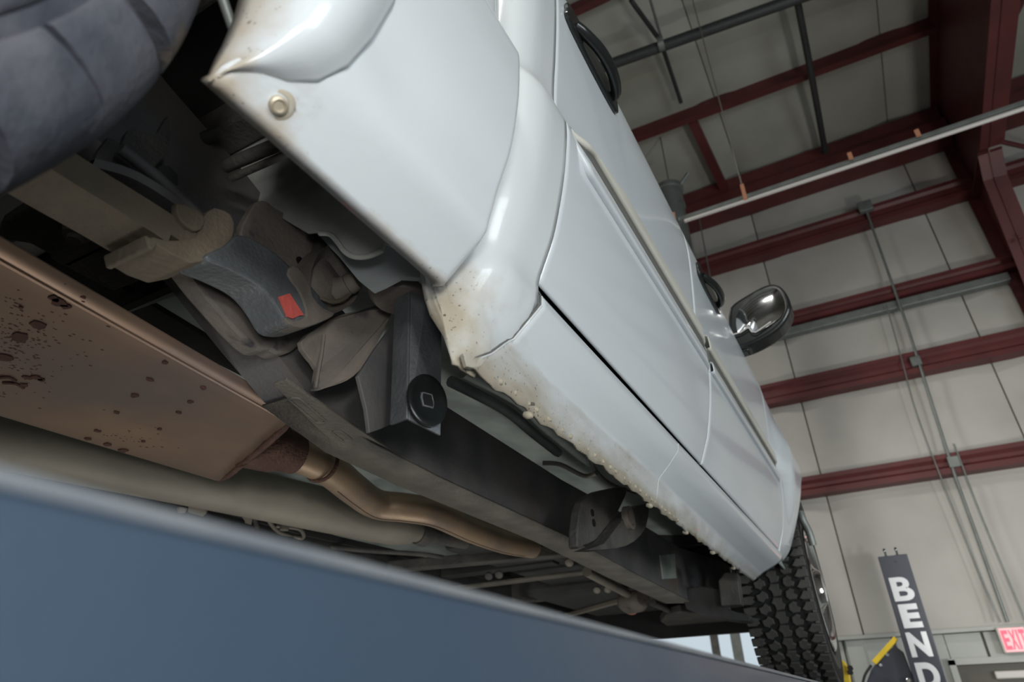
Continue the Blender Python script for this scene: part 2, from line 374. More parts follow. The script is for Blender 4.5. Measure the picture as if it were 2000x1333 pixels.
# rigid frame: rafter and tapered column
rf = thing('steel_frame', 'tall oxide red tapered steel column and roof rafter', None, (2.05, 7.2, -1.6), kind='structure')
X0 = 2.05
web = [(X0, 7.42, -1.6), (X0, 7.42, 6.32), (X0, -8.8, roofz(-8.8)), (X0, -8.8, roofz(-8.8) - .7), (X0, 1.5, 5.6), (X0, 4.7, 4.98), (X0, 6.55, 4.9), (X0, 6.78, 4.7), (X0, 7.15, 3.4), (X0, 7.25, -1.6)]
prism('frame_web', web, (.012, 0, 0), REDST, rf)
def strip(name, pts, x0, x1, m, par, t=.014):
    """a flange following a polyline in the y-z plane"""
    P = [Vector((0, y, z)) for y, z in pts]; v = []; f = []
    for i, p in enumerate(P):
        d = (P[min(i + 1, len(P) - 1)] - P[max(i - 1, 0)]).normalized(); nrm = Vector((0, -d.z, d.y)) * t
        for x in (x0, x1):
            v.append(p + Vector((x, 0, 0))); v.append(p + nrm + Vector((x, 0, 0)))
    for i in range(len(P) - 1):
        a = 4 * i; b = a + 4
        f += [(a, b, b + 1, a + 1), (a + 2, a + 3, b + 3, b + 2), (a, a + 2, b + 2, b), (a + 1, b + 1, b + 3, a + 3)]
    f += [(0, 1, 3, 2), (4 * len(P) - 4, 4 * len(P) - 2, 4 * len(P) - 1, 4 * len(P) - 3)]
    return mk(name, v, f, m, par)
strip('bottom_flange', [(-8.8, roofz(-8.8) - .7), (1.5, 5.6), (4.7, 4.98), (6.55, 4.9)], X0 - .07, X0 + .14, REDST, rf)
strip('inner_flange', [(6.6, 4.88), (6.8, 4.7), (7.12, 3.55)], X0 - .09, X0 + .12, REDST, rf)
strip('inner_flange', [(7.13, 3.5), (7.2, 1.0), (7.25, -1.6)], X0 - .09, X0 + .12, REDST, rf)
strip('outer_flange', [(7.42, 6.2), (7.42, -1.6)], X0 - .12, X0 + .12, REDST, rf)
strip('top_flange', [(7.4, 6.30), (-8.8, roofz(-8.8) + .02)], X0 - .08, X0 + .12, REDST, rf)
prism('knee_plate', [(X0 - .09, 6.58, 4.9), (X0 + .12, 6.58, 4.9), (X0 + .12, 7.4, 4.95), (X0 - .09, 7.4, 4.95)], (0, 0, -.016), REDST, rf)
for y, z in ((6.9, 4.0), (5.4, 5.02)):
    lathe('web_bolt', (X0 - .02, y, z), (1, 0, 0), [(0, .02), (.03, .02)], REDST, rf, seg=6)
# flange braces in the next bay
for (ya, za, yb, zb) in ((5.6, 5.2, 5.95, 6.2), (6.5, 4.9, 7.3, 5.1), (3.9, 5.2, 4.2, 6.3)):
    tube('flange_brace', [(X0 + .1, ya, za), (X0 + .75, yb, zb)], .025, REDST, rf, seg=6)

# lower liner panels, header, side door, daylit overhead-door window
bt = struct(box('trim_1', -9, 9, WY - .10, WY + .01, .575, .605, LINER))
k = 0
x = -8.9
while x < 8.8:
    x2 = min(x + .42, 8.9)
    if not (x2 > .34 and x < 1.26):
        prof = [(x + .004, WY + .0), (x + .03, WY - .05), (x + .17, WY - .05), (x + .19, WY - .02), (x2 - .19 if x2 - x > .4 else x2 - .02, WY - .02), (x2 - .004, WY - .02), (x2 - .004, WY + .01), (x + .004, WY + .01)]
        if x2 > -2.45 and x < -1.15:
            prism('liner_panel', [(a, b, -1.6) for a, b in prof], (0, 0, 1.55), LINER, wf)
        else:
            prism('liner_panel', [(a, b, -1.6) for a, b in prof], (0, 0, 2.17), LINER, wf)
    x += .42
for xa, xb in ((.34, .62), (.64, .98), (1.0, 1.26)):
    box('liner_panel', xa, xb, WY - .03, WY + .01, .36, .57, LINER, wf, .004)
d = thing('door_1', None, None, (.8, WY, -1.6), kind='structure')
box('door_frame', .31, .36, WY - .1, WY, -1.6, .36, LINER, d); box('door_frame', 1.24, 1.29, WY - .1, WY, -1.6, .36, LINER, d)
box('door_frame', .31, 1.29, WY - .1, WY, .32, .37, LINER, d)
box('door_leaf', .36, 1.24, WY - .03, WY + .01, -1.6, .32, DOORDK, d, .004)
box('door_closer', .62, .95, WY - .09, WY - .03, .20, .26, SIGN, d, .01)
wn = thing('window_1', None, None, (-1.8, WY, -.05), kind='structure')
box('window_frame', -2.75, -1.02, WY - .13, WY + .01, -.06, .92, SIGN, wn)
for xa, xb, m_ in ((-2.7, -1.70, WINLIT), (-1.70, -1.62, MIDDK), (-1.62, -1.50, WINLIT), (-1.50, -1.40, GALV), (-1.40, -1.06, WINLIT)):
    box('window_pane' if m_ is WINLIT else 'window_mullion', xa, xb, WY - .145 - (.01 if m_ is MIDDK else 0), WY - .13, -.02, .88, m_, wn)

# ---------------------------------------------------------------- things on the building
e = thing('exit_sign', 'lit red EXIT sign in pale housing on the wall above the door', 'sign', (.9, 7.4, .39))
x0, x1, z0, z1 = .735, .945, .385, .590
box('housing', x0, x1, 7.36, 7.44, z0, z1, SIGN, e, .012)
box('sign_face', x0 + .018, x1 - .018, 7.352, 7.362, z0 + .012, z1 - .014, EXITFACE, e)
def letter(ch, cx, cz, wd, ht, y, m, parent, depth=.003, bold=.0):
    cu = bpy.data.curves.new('letter', 'FONT'); cu.body = ch; cu.size = 1.0; cu.extrude = .01; cu.offset = bold
    to = bpy.data.objects.new('tmp', cu); C.objects.link(to); bpy.context.view_layer.update()
    me = bpy.data.meshes.new_from_object(to.evaluated_get(bpy.context.evaluated_depsgraph_get()))
    bpy.data.objects.remove(to)
    xs = [v.co.x for v in me.vertices]; ys = [v.co.y for v in me.vertices]
    sx = wd / (max(xs) - min(xs)); sy = ht / (max(ys) - min(ys)); mx = (max(xs) + min(xs)) / 2; my = (max(ys) + min(ys)) / 2
    for v in me.vertices:
        v.co = Vector((cx + (v.co.x - mx) * sx, y - v.co.z / .01 * depth, cz + (v.co.y - my) * sy + H))
    me.name = 'letter'; me.materials.clear()
    return link('letter', me, m, parent, smooth=False)
for ch, cx, wd in (('E', .782, .046), ('X', .833, .046), ('I', .868, .012), ('T', .903, .040)):
    letter(ch, cx, .487, wd, .150, 7.350, EXITRED, e, bold=.03)
# conduit with junction box, and cords
c = thing('wall_conduit', 'grey conduit dropping from a junction box down the far wall', 'conduit', (.9, 7.3, 0))
tube('conduit_pipe', [(.945, 7.30, 5.12), (.915, 7.30, 3.5), (.875, 7.30, 2.6), (.845, 7.30, 1.9), (.83, 7.30, .62)], .014, GALV, c, seg=8)
box('junction_box', .87, 1.02, 7.24, 7.31, 5.10, 5.24, GALV, c, .008)
for z in (3.12, 2.03): box('conduit_strap', .80 + .03, .92, 7.28, 7.33, z - .05, z + .05, GALV, c)
def tagm(o, label, cat, group=None):
    o['label'] = label; o['category'] = cat
    if group: o['group'] = group
    return o
tagm(tube('hanging_cord', [(.80, 7.29, 3.85), (.76, 7.29, 3.2), (.72, 7.29, 2.5), (.74, 7.29, 1.5), (.78, 7.29, .62)], .006, GALV, sm=4, seg=6),
     'thin grey cord hanging slackly beside the conduit on the far wall', 'cord')
tagm(tube('hanging_cord', [(.93, 7.29, 2.2), (.93, 7.29, 1.5), (.96, 7.29, .62)], .007, GALV, sm=4, seg=6),
     'short grey cord just right of the conduit below the lowest red girt', 'cord')
tagm(tube('chain', [at(1373, 467, y=7.193) + Vector((.01, 0, .40)), at(1373, 467, y=7.193), at(1388, 545, y=7.193)], .008, GALV, seg=6), 'thin pale pull chain hanging between roof duct and cab side', 'chain')
# roof duct
d = thing('exhaust_duct', 'vertical grey sheet metal duct with capped top rising beside the cab', 'duct', (-1.06, 6.25, 2.5))
lathe('duct_pipe', (-1.085, 6.25, 1.3), (0, 0, 1), [(0, .148), (4.0, .148)], GALV, d)
lathe('duct_collar', (-1.085, 6.25, 5.26), (0, 0, 1), [(0, .148), (0, .165), (.02, .165), (.03, .156), (.24, .156), (.25, .175), (.31, .175), (.32, .05)], GALV, d)
tube('hanger_rod', [(-1.06, 6.25, 5.56), (-1.06, 6.25, 6.47)], .008, GALV, d, seg=6)
for s in (-1, 1): tube('cap_tab', [(-1.06 + .13 * s, 6.22, 5.55), (-1.06 + .25 * s, 6.2, 5.66)], .022, GALV, d, seg=6)
# tube light / rail under the eave
t = thing('strip_light', 'long thin pale strip light hung on wires in front of the eave beam', 'light', (0.4, 4.6, 3.7))
Q = 4.6 / 6.8
box('light_rail', -1.12 * Q, 1.95, 4.60, 4.64, 5.50 * Q, 5.555 * Q, GALV, t, .005)
tube('lamp_tube', [(-1.05 * Q, 4.585, 5.44 * Q), (1.95, 4.585, 5.42 * Q)], .016, SIGN, t, seg=10)
for x, h_ in ((-1.17, .12), (-.285, .26), (.92, .10), (1.61, .10)):
    x *= Q; h_ *= Q
    box('rail_hanger', x - .015, x + .015, 4.56, 4.575, 5.55 * Q - h_ * .45, 5.55 * Q + h_ * .5, COPPER, t)
    if h_ > .1: tube('hanger_wire', [(x, 4.57, 5.55 * Q + h_ * .4), (x, 4.57, roofz(4.57) + .07)], .005, SEAM, t, seg=6)
# pipes under the roof
p = thing('sprinkler_pipe', 'dark grey pipe run across under the roof purlins', 'pipe', (0, 4.7, 6.15))
a = at(1175, 132, z=5.98); b = at(1540, 3, z=5.98); dd = (b - a)
tube('pipe_run', [a - dd, b + dd * .5], .058, BLKPIPE, p, seg=12)
q = at(1291, 86, z=5.98); lathe('pipe_coupling', q - dd.normalized() * .03, dd, [(0, .075), (.06, .075)], GALV, p)
p2 = tagm(tube('brace_rod', [at(1553, -20, z=6.12), at(1580, 120, z=6.12), at(1611, 292, z=6.12)], .036, BLKPIPE, seg=10),
          'black pipe running up under the roof and ending at a round knob', 'pipe')
lathe('end_knob', at(1611, 292, z=6.12) + Vector((0, -.03, 0)), (0, 1, 0), [(0, .045), (.06, .045)], BLKPIPE, p2)
for i, (pts, m, lab) in enumerate(((((1232, 0), (1290, 80), (1330, 200)), BLKPIPE, 'dark roof cable crossing the grey pipe near the cab'),
                                 (((1270, 0), (1293, 80)), GALV, 'pale cable dropping to the coupling on the grey pipe'))):
    zz = (6.33, 6.2)[i]
    tagm(tube('roof_cable', [at(a, b, z=zz) for a, b in pts], (.026, .016)[i], m, seg=6), lab, 'cable')

# ---------------------------------------------------------------- lift
r = thing('lift_runway', 'long blue-grey painted runway of the drive-on lift under the tyres', 'lift', (-.45, 2, -1.6))
RX, RZ = -.120, .036
prof = [(RX - .004, RZ), (RX + .001, RZ - .003), (RX + .001, RZ - .17), (RX - .03, RZ - .185),
        (RX - .05, RZ - .185), (RX - .05, RZ - .17), (RX - .012, RZ - .16), (RX - .012, RZ - .012), (RX - .5, RZ - .020), (RX - .5, RZ - .012), (RX - .012, RZ - .004), (RX - .010, RZ)]
prism('side_rail', [(a, -1.6, b) for a, b in prof], (0, 5.0, 0), RUNWAY, r)
box('rail_lip', RX - .006, RX + .0015, -1.6, 3.4, RZ - .002, RZ + .0008, RUNLIP, r, .0005)
box('deck', RX - .50, RX - .02, -1.6, 3.4, RZ - .03, RZ - .012, RUNLIP, r)
box('inner_rail', RX - .52, RX - .5, -1.6, 3.4, RZ - .17, RZ, RUNWAY, r)
pts = smoothloop([(RX - .02, 3.30, RZ - .03), (RX - .02, 3.62, RZ - .03), (RX - .02, 3.66, RZ + .05), (RX - .02, 3.56, RZ + .15), (RX - .02, 3.42, RZ + .17), (RX - .02, 3.32, RZ + .10)], 4)
pts = px([(1632, 1335), (1632, 1303), (1634, 1290), (1643, 1288), (1652, 1296), (1658, 1312), (1662, 1335)], y=3.45)
r2 = thing('wheel_stop', 'rounded yellow wheel stop on the runway just past the front tyre', 'wheel stop', (-.12, 3.45, .03))
prism('stop_plate', pts, (0, .05, 0), YELLOW, r2, .006)
for i in range(2): lathe('stop_bolt', at(1661, 1306 + i * 8, y=3.44), (0, -1, 0), [(0, .012), (.02, .012)], BLACKR, r2, seg=6)
# column with the lettering
c = thing('lift_column', 'charcoal lift post with silver BEND lettering down its face', 'lift post', (.09, 5.4, -1.6))
box('column_cover', .003, .182, 5.3, 5.42, -1.6, .912, COLBLK, c, .004)
for (ch, cz, wd, ht) in (('B', .694, .125, .150), ('E', .527, .112, .145), ('N', .357, .120, .145), ('D', .178, .120, .150)):
    letter(ch, .092, cz, wd, ht, 5.297, LETTER, c, bold=.03 if ch == 'B' else .05)
for x in (.055, .125):
    lathe('anchor_bolt', (x, 5.33, .905), (0, 0, 1), [(0, .013), (.012, .013), (.012, .007), (.045, .007), (.045, .011), (.06, .008)], CHROME, c, seg=8)
lathe('face_screw', (.105, 5.302, .870), (0, -1, 0), [(0, .009), (.008, .006)], CHROME, c, seg=10)
pl = px([(1690, 1340), (1702, 1308), (1722, 1282), (1748, 1262), (1765, 1275), (1790, 1340)], y=5.36)
g = thing('lift_carriage', 'charcoal carriage plate with a yellow edge guard left of the lift post', 'lift part', (-.1, 5.36, -.1))
prism('gusset_plate', pl, (0, .02, 0), COLBLK, g, .003)
prism('edge_guard', px([(1702, 1292), (1746, 1243), (1754, 1250), (1711, 1299)], y=5.33), (0, .05, 0), YELLOW, g, .004)
for a_, b_ in ((1733, 1280), (1720, 1300)):
    lathe('plate_bolt', at(a_, b_, y=5.36), (0, -1, 0), [(0, .013), (.012, .010)], CHROME, g, seg=8)
tube('hose', [at(1684, 1340, y=5.3), at(1690, 1318, y=5.3), at(1702, 1300, y=5.3)], .008, BLACKR, g, sm=3)
lathe('pin', at(1775, 1330, y=5.28), (0, -1, 0), [(0, .016), (.03, .016), (.035, .01)], CHROME, g, seg=10)

# ================================================================ THE TRUCK
TR = thing('pickup_truck', 'white crew cab pickup truck raised on the lift, seen from below', 'truck', (-1.15, 1.2, .05))
XC = [(.30, -.336), (.332, -.3285), (.375, -.326), (.398, -.3225), (.415, -.314), (.45, -.2965), (.470, -.2935), (.4875, -.2925), (.51, -.284), (.55, -.268), (.60, -.255), (.655, -.244), (.70, -.238), (.735, -.235),
      (.760, -.236), (.778, -.247), (.80, -.251), (.84, -.249), (.90, -.243), (1.0, -.235), (1.08, -.232), (1.14, -.238), (1.2, -.256), (1.30, -.31), (1.5, -.42)]
XB = [(.404, -.329), (.425, -.306), (.447, -.284), (.475, -.271), (.507, -.262), (.56, -.244), (.63, -.232), (.69, -.228), (.715, -.229), (.735, -.240), (.755, -.256), (.80, -.259), (.95, -.258), (1.15, -.27)]
def xc(z): return sinterp(XC, z)
def xb(z): return sinterp(XB, z)
def zs(a, b, n): return [lerp(a, b, i / n) for i in range(n + 1)]

def door(name, y0, y1, z0, z1, m, shape=None):
    """outer skin: grid following the side profile, with rolled edges"""
    Z = sorted(set([z0, z0 + .003, z0 + .008, z0 + .016] + [z for z in zs(z0 + .03, z1, 64)]))
    ys = [0, .0015, .005, .011] ; n = 16
    rows = []
    for z in Z:
        a, b = (y0, y1) if shape is None else shape(z)
        Y = [a, a + .0015, a + .005, a + .011] + [lerp(a + .03, b - .03, i / n) for i in range(n + 1)] + [b - .011, b - .005, b - .0015, b]
        r = []
        for y in Y:
            e = min(y - a, b - y, z - z0)
            dip = .004 * (1 - min(1, e / .006)) ** 2
            r.append((xc(z) - dip, y, z))
        rows.append(r)
    return grid(name, rows, m, TR, th=.006, off=-1.0)
# recess behind the gaps
rows = [[(xc(z) - .03, y, z) for y in (.60, 1.0, 1.44, 1.8, 2.2, 2.56)] for z in zs(.44, 1.3, 30)]
grid('door_jamb', rows, BLACKR, TR)
rd = door('rear_door', .634, 1.450, .4885, 1.42, WHITE)
fd = door('front_door', 1.457, 2.497, .4885, 1.42, WHITE, shape=lambda z: (1.457, 2.497 + (.0 if z < .8 else (z - .8) * .05)))
# side windows (above the belt, out of the lens' view)
prism('side_window', [(-.372, .8, 1.415), (-.372, 2.2, 1.415), (-.52, 2.0, 1.80), (-.52, .82, 1.80)], (-.006, 0, 0), GLASSD, TR)
grid('cab_roof', [[(x, y, z) for y in (.5, .6, 1.5, 2.1)] for x, z in ((-.5, 1.78), (-.6, 1.86), (-1.15, 1.9), (-1.7, 1.86), (-1.8, 1.78))], WHITE, TR, th=.01)
# fender in front of the door, with the arch flare
AC, AR = (3.12, .455), .425
FB = [(.45, -.312), (.474, -.300), (.53, -.272), (.589, -.247), (.66, -.222), (.739, -.202), (.82, -.193), (.904, -.192), (.96, -.205), (1.02, -.222), (1.1, -.236), (1.25, -.28)]
rows = []
for z in zs(.472, 1.25, 48):
    s = AR ** 2 - (z - AC[1]) ** 2
    ye = AC[0] - math.sqrt(s) if s > 0 else 3.12
    if z > .84: ye = 2.955
    ye = max(ye, 2.69)
    if z < .53: ye -= .13 * ((.53 - z) / .072) ** 2
    r = []; ya = 2.504 + max(0, (z - .8) * .05)
    fb = sinterp(FB, z)
    for t in (0, .02, .06, .15, .3, .42, .5, .58, .66, .74, .82, .88, .93, .97, 1.0):
        y = lerp(ya, ye, t); s2 = min(1, max(0, (y - (ya + .02)) / .12)); s2 = s2 * s2 * (3 - 2 * s2)
        x = lerp(min(xc(z), -.225), fb, s2) - .006 * (1 - min(1, t / .03)) ** 2
        x -= .02 * max(0, (t - .95) / .05) ** 2
        r.append((x, y, z))
    r.append((r[-1][0] - (.03 if z > .5 else .002), r[-1][1] + .002, z)); rows.append(r)
grid('front_fender', rows, WHITE, TR, th=.004)
# mud flap stub/wheelhouse liner behind the fender
rows = []
for i in range(25):
    a = math.radians(lerp(62, 195, i / 24)); y = AC[0] - math.cos(a) * .47; z = AC[1] + math.sin(a) * .47
    rows.append([(x, y, z) for x in (-.25, -.4, -.62)])
grid('wheelhouse_liner', rows, DARK, TR, th=.004)
tube('wheelhouse_pipe', [at(1563, 1000, y=2.85), at(1568, 1016, y=2.85), at(1580, 1040, y=2.87), at(1588, 1066, y=2.88)], .014, GALV, TR, sm=4)

# cab rear corner, wrapping round to the cab's back
rows = []
cols = [(0, .632), (0, .622), (0, .614), (0, .606), (0, .598), (0, .59), (0, .582), (-.0005, .573), (-.001, .565), (-.0025, .556), (-.0045, .548), (-.007, .540), (-.010, .533), (-.014, .526), (-.025, .515), (-.040, .508)]
for t in zs(0, 1, 80):
    r = []
    for dx, y in cols:
        z = lerp(.326 if y < .552 else .350, 1.42, t)
        fd = min(1, max(0, (z - .326) / .11)); lump = .004 * math.sin(z * 60 + y * 30) * math.exp(-((z - .40) / .05) ** 2) * max(0, min(1, (.60 - y) / .06))
        yy = y + .02 * math.exp(-((z - .47) / .05) ** 2) * max(0, min(1, (.6 - y) / .08)) * .3
        sy = .485 if z < .326 else interp([(.326, .517), (.340, .533), (.362, .565), (.392, .598), (.399, .606), (.4035, .612), (.428, .622), (.458, .634), (.478, .638)], z)
        inn = -.006 * min(1, max(0, (yy - sy) / .006)) if z < .478 else 0
        r.append((xc(z) + dx * (.25 + .75 * fd) + lump * (inn == 0) + inn, yy, z))
    for k_, (x, zb) in enumerate(((-.352, .362), (-.368, .392), (-.379, .42), (-.386, .453))):
        z = lerp(zb, 1.42, t); r.append((min(x, r[-1][0] - .006), .505 + (.003 * math.sin(z * 90) if z < .5 else 0), z))
    rows.append(r)
cc = grid('cab_corner_panel', rows, GR_CORNER, TR, th=.004)
def g_corner(x, y, z):
    a_ = max(0, 1 - (z - .33) / .16) * min(1, max(0, (.64 - y) / .08)) * .75
    e_ = max(0, 1 - abs(y - .505) / .05) * max(0, 1 - (z - .33) / .30) * .5
    return min(.8, a_ + e_)
grime(cc, g_corner)
# cab back wall and floor
prism('cab_back_panel', [(-.384, .512, .455), (-.384, .512, 1.4), (-1.9, .512, 1.4), (-1.9, .512, .66), (-.70, .512, .60)] + px([(600, 440), (628, 466), (665, 505), (700, 548), (722, 566), (745, 556), (775, 540)], y=.512), (0, .01, 0), PRIMLIT, TR)

# rocker / sill
near = [(-.305, .4795), (-.2965, .4785), (-.2925, .470), (-.2925, .455), (-.3075, .428), (-.3225, .4035), (-.3250, .399), (-.3262, .392), (-.3272, .362), (-.3275, .340), (-.3280, .326)]
c1 = at(1473, 1110, y=2.48); b1 = at(1472, 1134, y=2.48)
e1 = at(1520, 1100, y=2.48)
far = [(-.31, .478), (-.300, .478)]
for q in ((1530, 1086), (1525, 1097), (1508, 1109), (1490, 1120), (1488, 1122), (1486, 1124), (1480, 1128), (1474, 1132), (1471, 1136)):
    q = at(*q, y=2.48); far.append((q.x, q.z))
starts = [.638, .637, .636, .634, .622, .612, .606, .598, .565, .533, .517]
def sillpt(y, k):
    t = (y - starts[k]) / (2.48 - starts[k]); return Vector((lerp(near[k][0], far[k][0], t), y, lerp(near[k][1], far[k][1], t)))
N = 110; rows = []
for i in range(N + 1):
    t = i / N; r = []
    for k in range(11):
        p = sillpt(lerp(starts[k], 2.48, t), k); x, y, z = p
        if k >= 9 and y < 2.3:
            x += .0015 * math.sin(y * 150 + k) + .001 * math.sin(y * 61); z += (.0022 * math.sin(y * 95) + .0015 * math.sin(y * 41)) * (k == 10)
        r.append((x, y, z))
    rows.append(r)
rk = grid('rocker_panel', rows, GR_SILL, TR, th=.004)
gk = [0, 0, 0, .0, .04, .12, .22, .45, .56, .78, .95]
at_ = rk.data.attributes.new('grime', 'FLOAT', 'POINT')
for i, d in enumerate(at_.data):
    y = rk.data.vertices[i].co.y
    d.value = gk[i % 11] * (1.0 if y < 1.25 else max(.72, 1.0 - (y - 1.25) * .5))
prism('rocker_end_cap', [sillpt(2.4795, k) + Vector((-.001, 0, .001)) for k in (1, 2, 3, 4, 5, 7, 10)] + [sillpt(2.4795, 10) + Vector((-.03, 0, .04))], (0, .003, 0), GR_SILL, TR)
tube('lap_seam', [sillpt(1.245, k) + Vector((-.0006, 0, 0)) for k in range(2, 10)], .0013, GR_CORNER, TR, seg=6)
tube('corner_seam', [sillpt(starts[k], k) + Vector((.0004, -.0012, 0)) for k in range(1, 11)], .0013, STRIPE, TR, seg=6)
tube('corner_seam_lip', [sillpt(starts[k] + .003, k) + Vector((.0002, 0, 0)) for k in range(2, 11)], .0014, GR_CORNER, TR, seg=6)
random.seed(3)
for i in range(26):
    y = .60 + i * .034 + random.uniform(-.008, .008); p = sillpt(y, 9)
    lathe('weld_nub', p + Vector((-.003, 0, -.002)), (1, random.uniform(-.4, .4), -.4), [(0, .0040), (.0035, .0034), (.005, .002)], MUD, TR, seg=8)
for (a_, b_) in ((1042, 798), (1281, 973), (1347, 1030), (1399, 1070), (1440, 1100)):
    best = min((y_ / 200 for y_ in range(104, 480)), key=lambda y_: (at(a_, b_, y=y_) - sillpt(y_, 10)).length)
    p = sillpt(best, 10)
    lathe('drain_clip', p + Vector((-.008, 0, -.001)), (.9, 0, -.4), [(0, .004), (.006, .0055), (.010, .004), (.012, .002)], MUD, TR, seg=10)
    grime(prism('clip_slot', [p + Vector((.0005, -.006, .012)), p + Vector((.0005, .010, .017)), p + Vector((.0005, .012, .014)), p + Vector((.0005, -.004, .008))], (.0012, 0, 0), FLANGE, TR), lambda x, y, z: .9)
nt = px([(905, 690), (912, 716), (925, 719), (940, 716), (948, 704), (938, 698), (922, 697), (915, 688)], x=-.326)
grime(prism('jack_notch_tab', nt, (-.006, .002, 0), GR_CORNER, TR, .001), lambda x, y, z: .7)
# ---- bed side
YL = [(.404, .175), (.412, .176), (.421, .182), (.427, .200), (.434, .216), (.445, .226), (.462, .236), (.497, .246), (.545, .252)]
def yl(z):
    if z < .545: return interp(YL, z)
    return -.25 + math.sqrt(max(.0, .512 ** 2 - (z - .455) ** 2)) - .002
rows = []
Z = [.404, .407, .411, .415, .419, .424, .430, .437, .445, .455] + zs(.465, .70, 24) + zs(.706, .80, 20) + zs(.82, 1.15, 12)
for j, z in enumerate(Z):
    a, b = yl(z), .478; r = []
    for t in [i / 26 for i in range(24)] + [.90, .93, .955, .972, .985, .994, 1.0]:
        y = lerp(a, b, t)
        x = xb(z) - .006 * max(0, (t - .97) / .03) ** 2
        x += .0035 * math.exp(-((z - .452) / .012) ** 2) * min(1, max(0, (y - .27) / .15))          # lower crease
        x -= .0035 * math.exp(-(((y - .30) / .05) ** 2 + ((z - .50) / .03) ** 2))                     # the shallow dent
        r.append((x, y, z))
    rows.append(r)
rows.insert(0, [(p[0] - .014, p[1], p[2] + .004) for p in rows[0]])
bs = grid('bed_side', rows, GR_BED, TR, th=.003)
def g_bed(x, y, z):
    v = .75 * max(0, 1 - (z - .400) / .012) + .55 * max(0, 1 - math.hypot(y - .238, (z - .418)) / .028) + .6 * max(0, 1 - math.hypot(y - .185, z - .408) / .03)
    v += .25 * max(0, 1 - math.hypot(y - .475, z - .41) / .04)
    return min(.9, v)
grime(bs, g_bed)
# wheel flare (its own raised pressing) with the rolled lip
ring = [((.181, .411), (.176, .404)), ((.199, .4215), (.1765, .411)), ((.217, .4275), (.177, .419)), ((.233, .4375), (.177, .430)), ((.2455, .459), (.177, .443)), ((.2555, .497), (.1765, .470)), ((.2605, .540), (.173, .505))]
for i in range(44):
    a = math.radians(lerp(12, 150, i / 43)); ring.append(((-.25 + .52 * math.cos(a), .455 + .52 * math.sin(a)), (-.25 + .427 * math.cos(a + .02), .455 + .427 * math.sin(a + .02))))
rows = []
for i, (o_, l_) in enumerate(ring):
    r = []; fade = min(1, i / 4.0 + .12)
    for t, bmp in ((0, -.060), (0, -.040), (.05, -.024), (.10, -.010), (.15, .002), (.20, .011), (.25, .0155), (.32, .018), (.42, .0205), (.55, .0205), (.68, .018), (.80, .014), (.90, .0095), (.96, .007), (1.0, .0055), (1.005, .003), (1.0, -.003)):
        y, z = lerp(l_[0], o_[0], t), lerp(l_[1], o_[1], t)
        r.append((xb(min(z, 1.1)) + bmp * (fade if bmp > 0 else min(1, .12 + i * .16)), y, z))
    rows.append(r)
wfl = grid('wheel_flare', rows, GR_BED, TR, th=.002)
def g_fl(x, y, z):
    d = abs(math.hypot(y + .25, z - .455) - .427)
    return min(.85, .75 * max(0, 1 - d / .016) + .7 * max(0, 1 - math.hypot(y - .18, z - .41) / .022))
grime(wfl, g_fl)
# bolt in its boss on the bed side
bc = at(550, 243, x=-.305)
bz = .417; bp = Vector((xb(bz) - .003, .2225, bz)); bn_ = (.62, -.1, -.78)
grime(lathe('bolt_boss', bp - Vector(bn_) * .004, bn_, [(0, .0165), (.004, .0150), (.006, .0115), (.0062, .0090), (.0040, .0085)], GR_CORNER, TR, seg=24), lambda x, y, z: .75)
lathe('bed_bolt', bp, bn_, [(0, .0075), (.0065, .007), (.0075, .005), (.0060, .0035)], BRASS, TR, seg=18)
tube('bed_stay', [at(432, -10, x=-.36), at(462, 75, x=-.36)], .0045, GALV, TR, seg=8)

# ---- body side moulding: white lip, grey insert, cream face, per door
def cl(v): return max(0.0, min(1.0, v))
def mould(y0, y1, tip=False):
    n = 60; R3 = {'moulding_lip': [], 'moulding_insert': [], 'moulding_face': []}
    for i in range(n + 1):
        y = lerp(y0, y1, (i / n) ** 1.5 if tip else i / n); f = cl((y - .64) / .06); end = cl((y1 - y) / .03) * .7 + .3
        zl = .760 - .052 * f; zi0 = zl + .004 + .023 * f; zi1 = zi0 + .010 * f + .027 * cl((y - .675) / .06); zt = max(zi1 + .004, .766 + .046 * cl((y - .655) / .22))
        if tip: zt = lerp(.764, zt, cl((y - .64) / .025))
        d = .013 * f * end; X = -.2405
        R3['moulding_lip'].append([(X - .001, y, zl + .001), (X + d * .8, y, zl), (X + d, y, zl + .003), (X + d, y, zi0 - .002), (X + d * .65, y, zi0), (X + d * .4, y, zi0)])
        R3['moulding_insert'].append([(X + d * .55, y, zi0 - .001), (X + d * .5, y, (zi0 + zi1) / 2), (X + d * .6, y, zi1 + .001)])
        R3['moulding_face'].append([(X + d * .4, y, zi1), (X + d * 1.1, y, zi1 + .001), (X + d * 1.2, y, zi1 + .004), (X + d * 1.1, y, zt - .006), (X + d * .5, y, zt), (X - .006, y, zt)])
    for nm, m in (('moulding_lip', WHITE), ('moulding_insert', STRIPE), ('moulding_face', CREAM)):
        grid(nm, R3[nm], m, TR, th=.001)
mould(.641, 1.448, True); mould(1.459, 2.46)
mould_end = 1
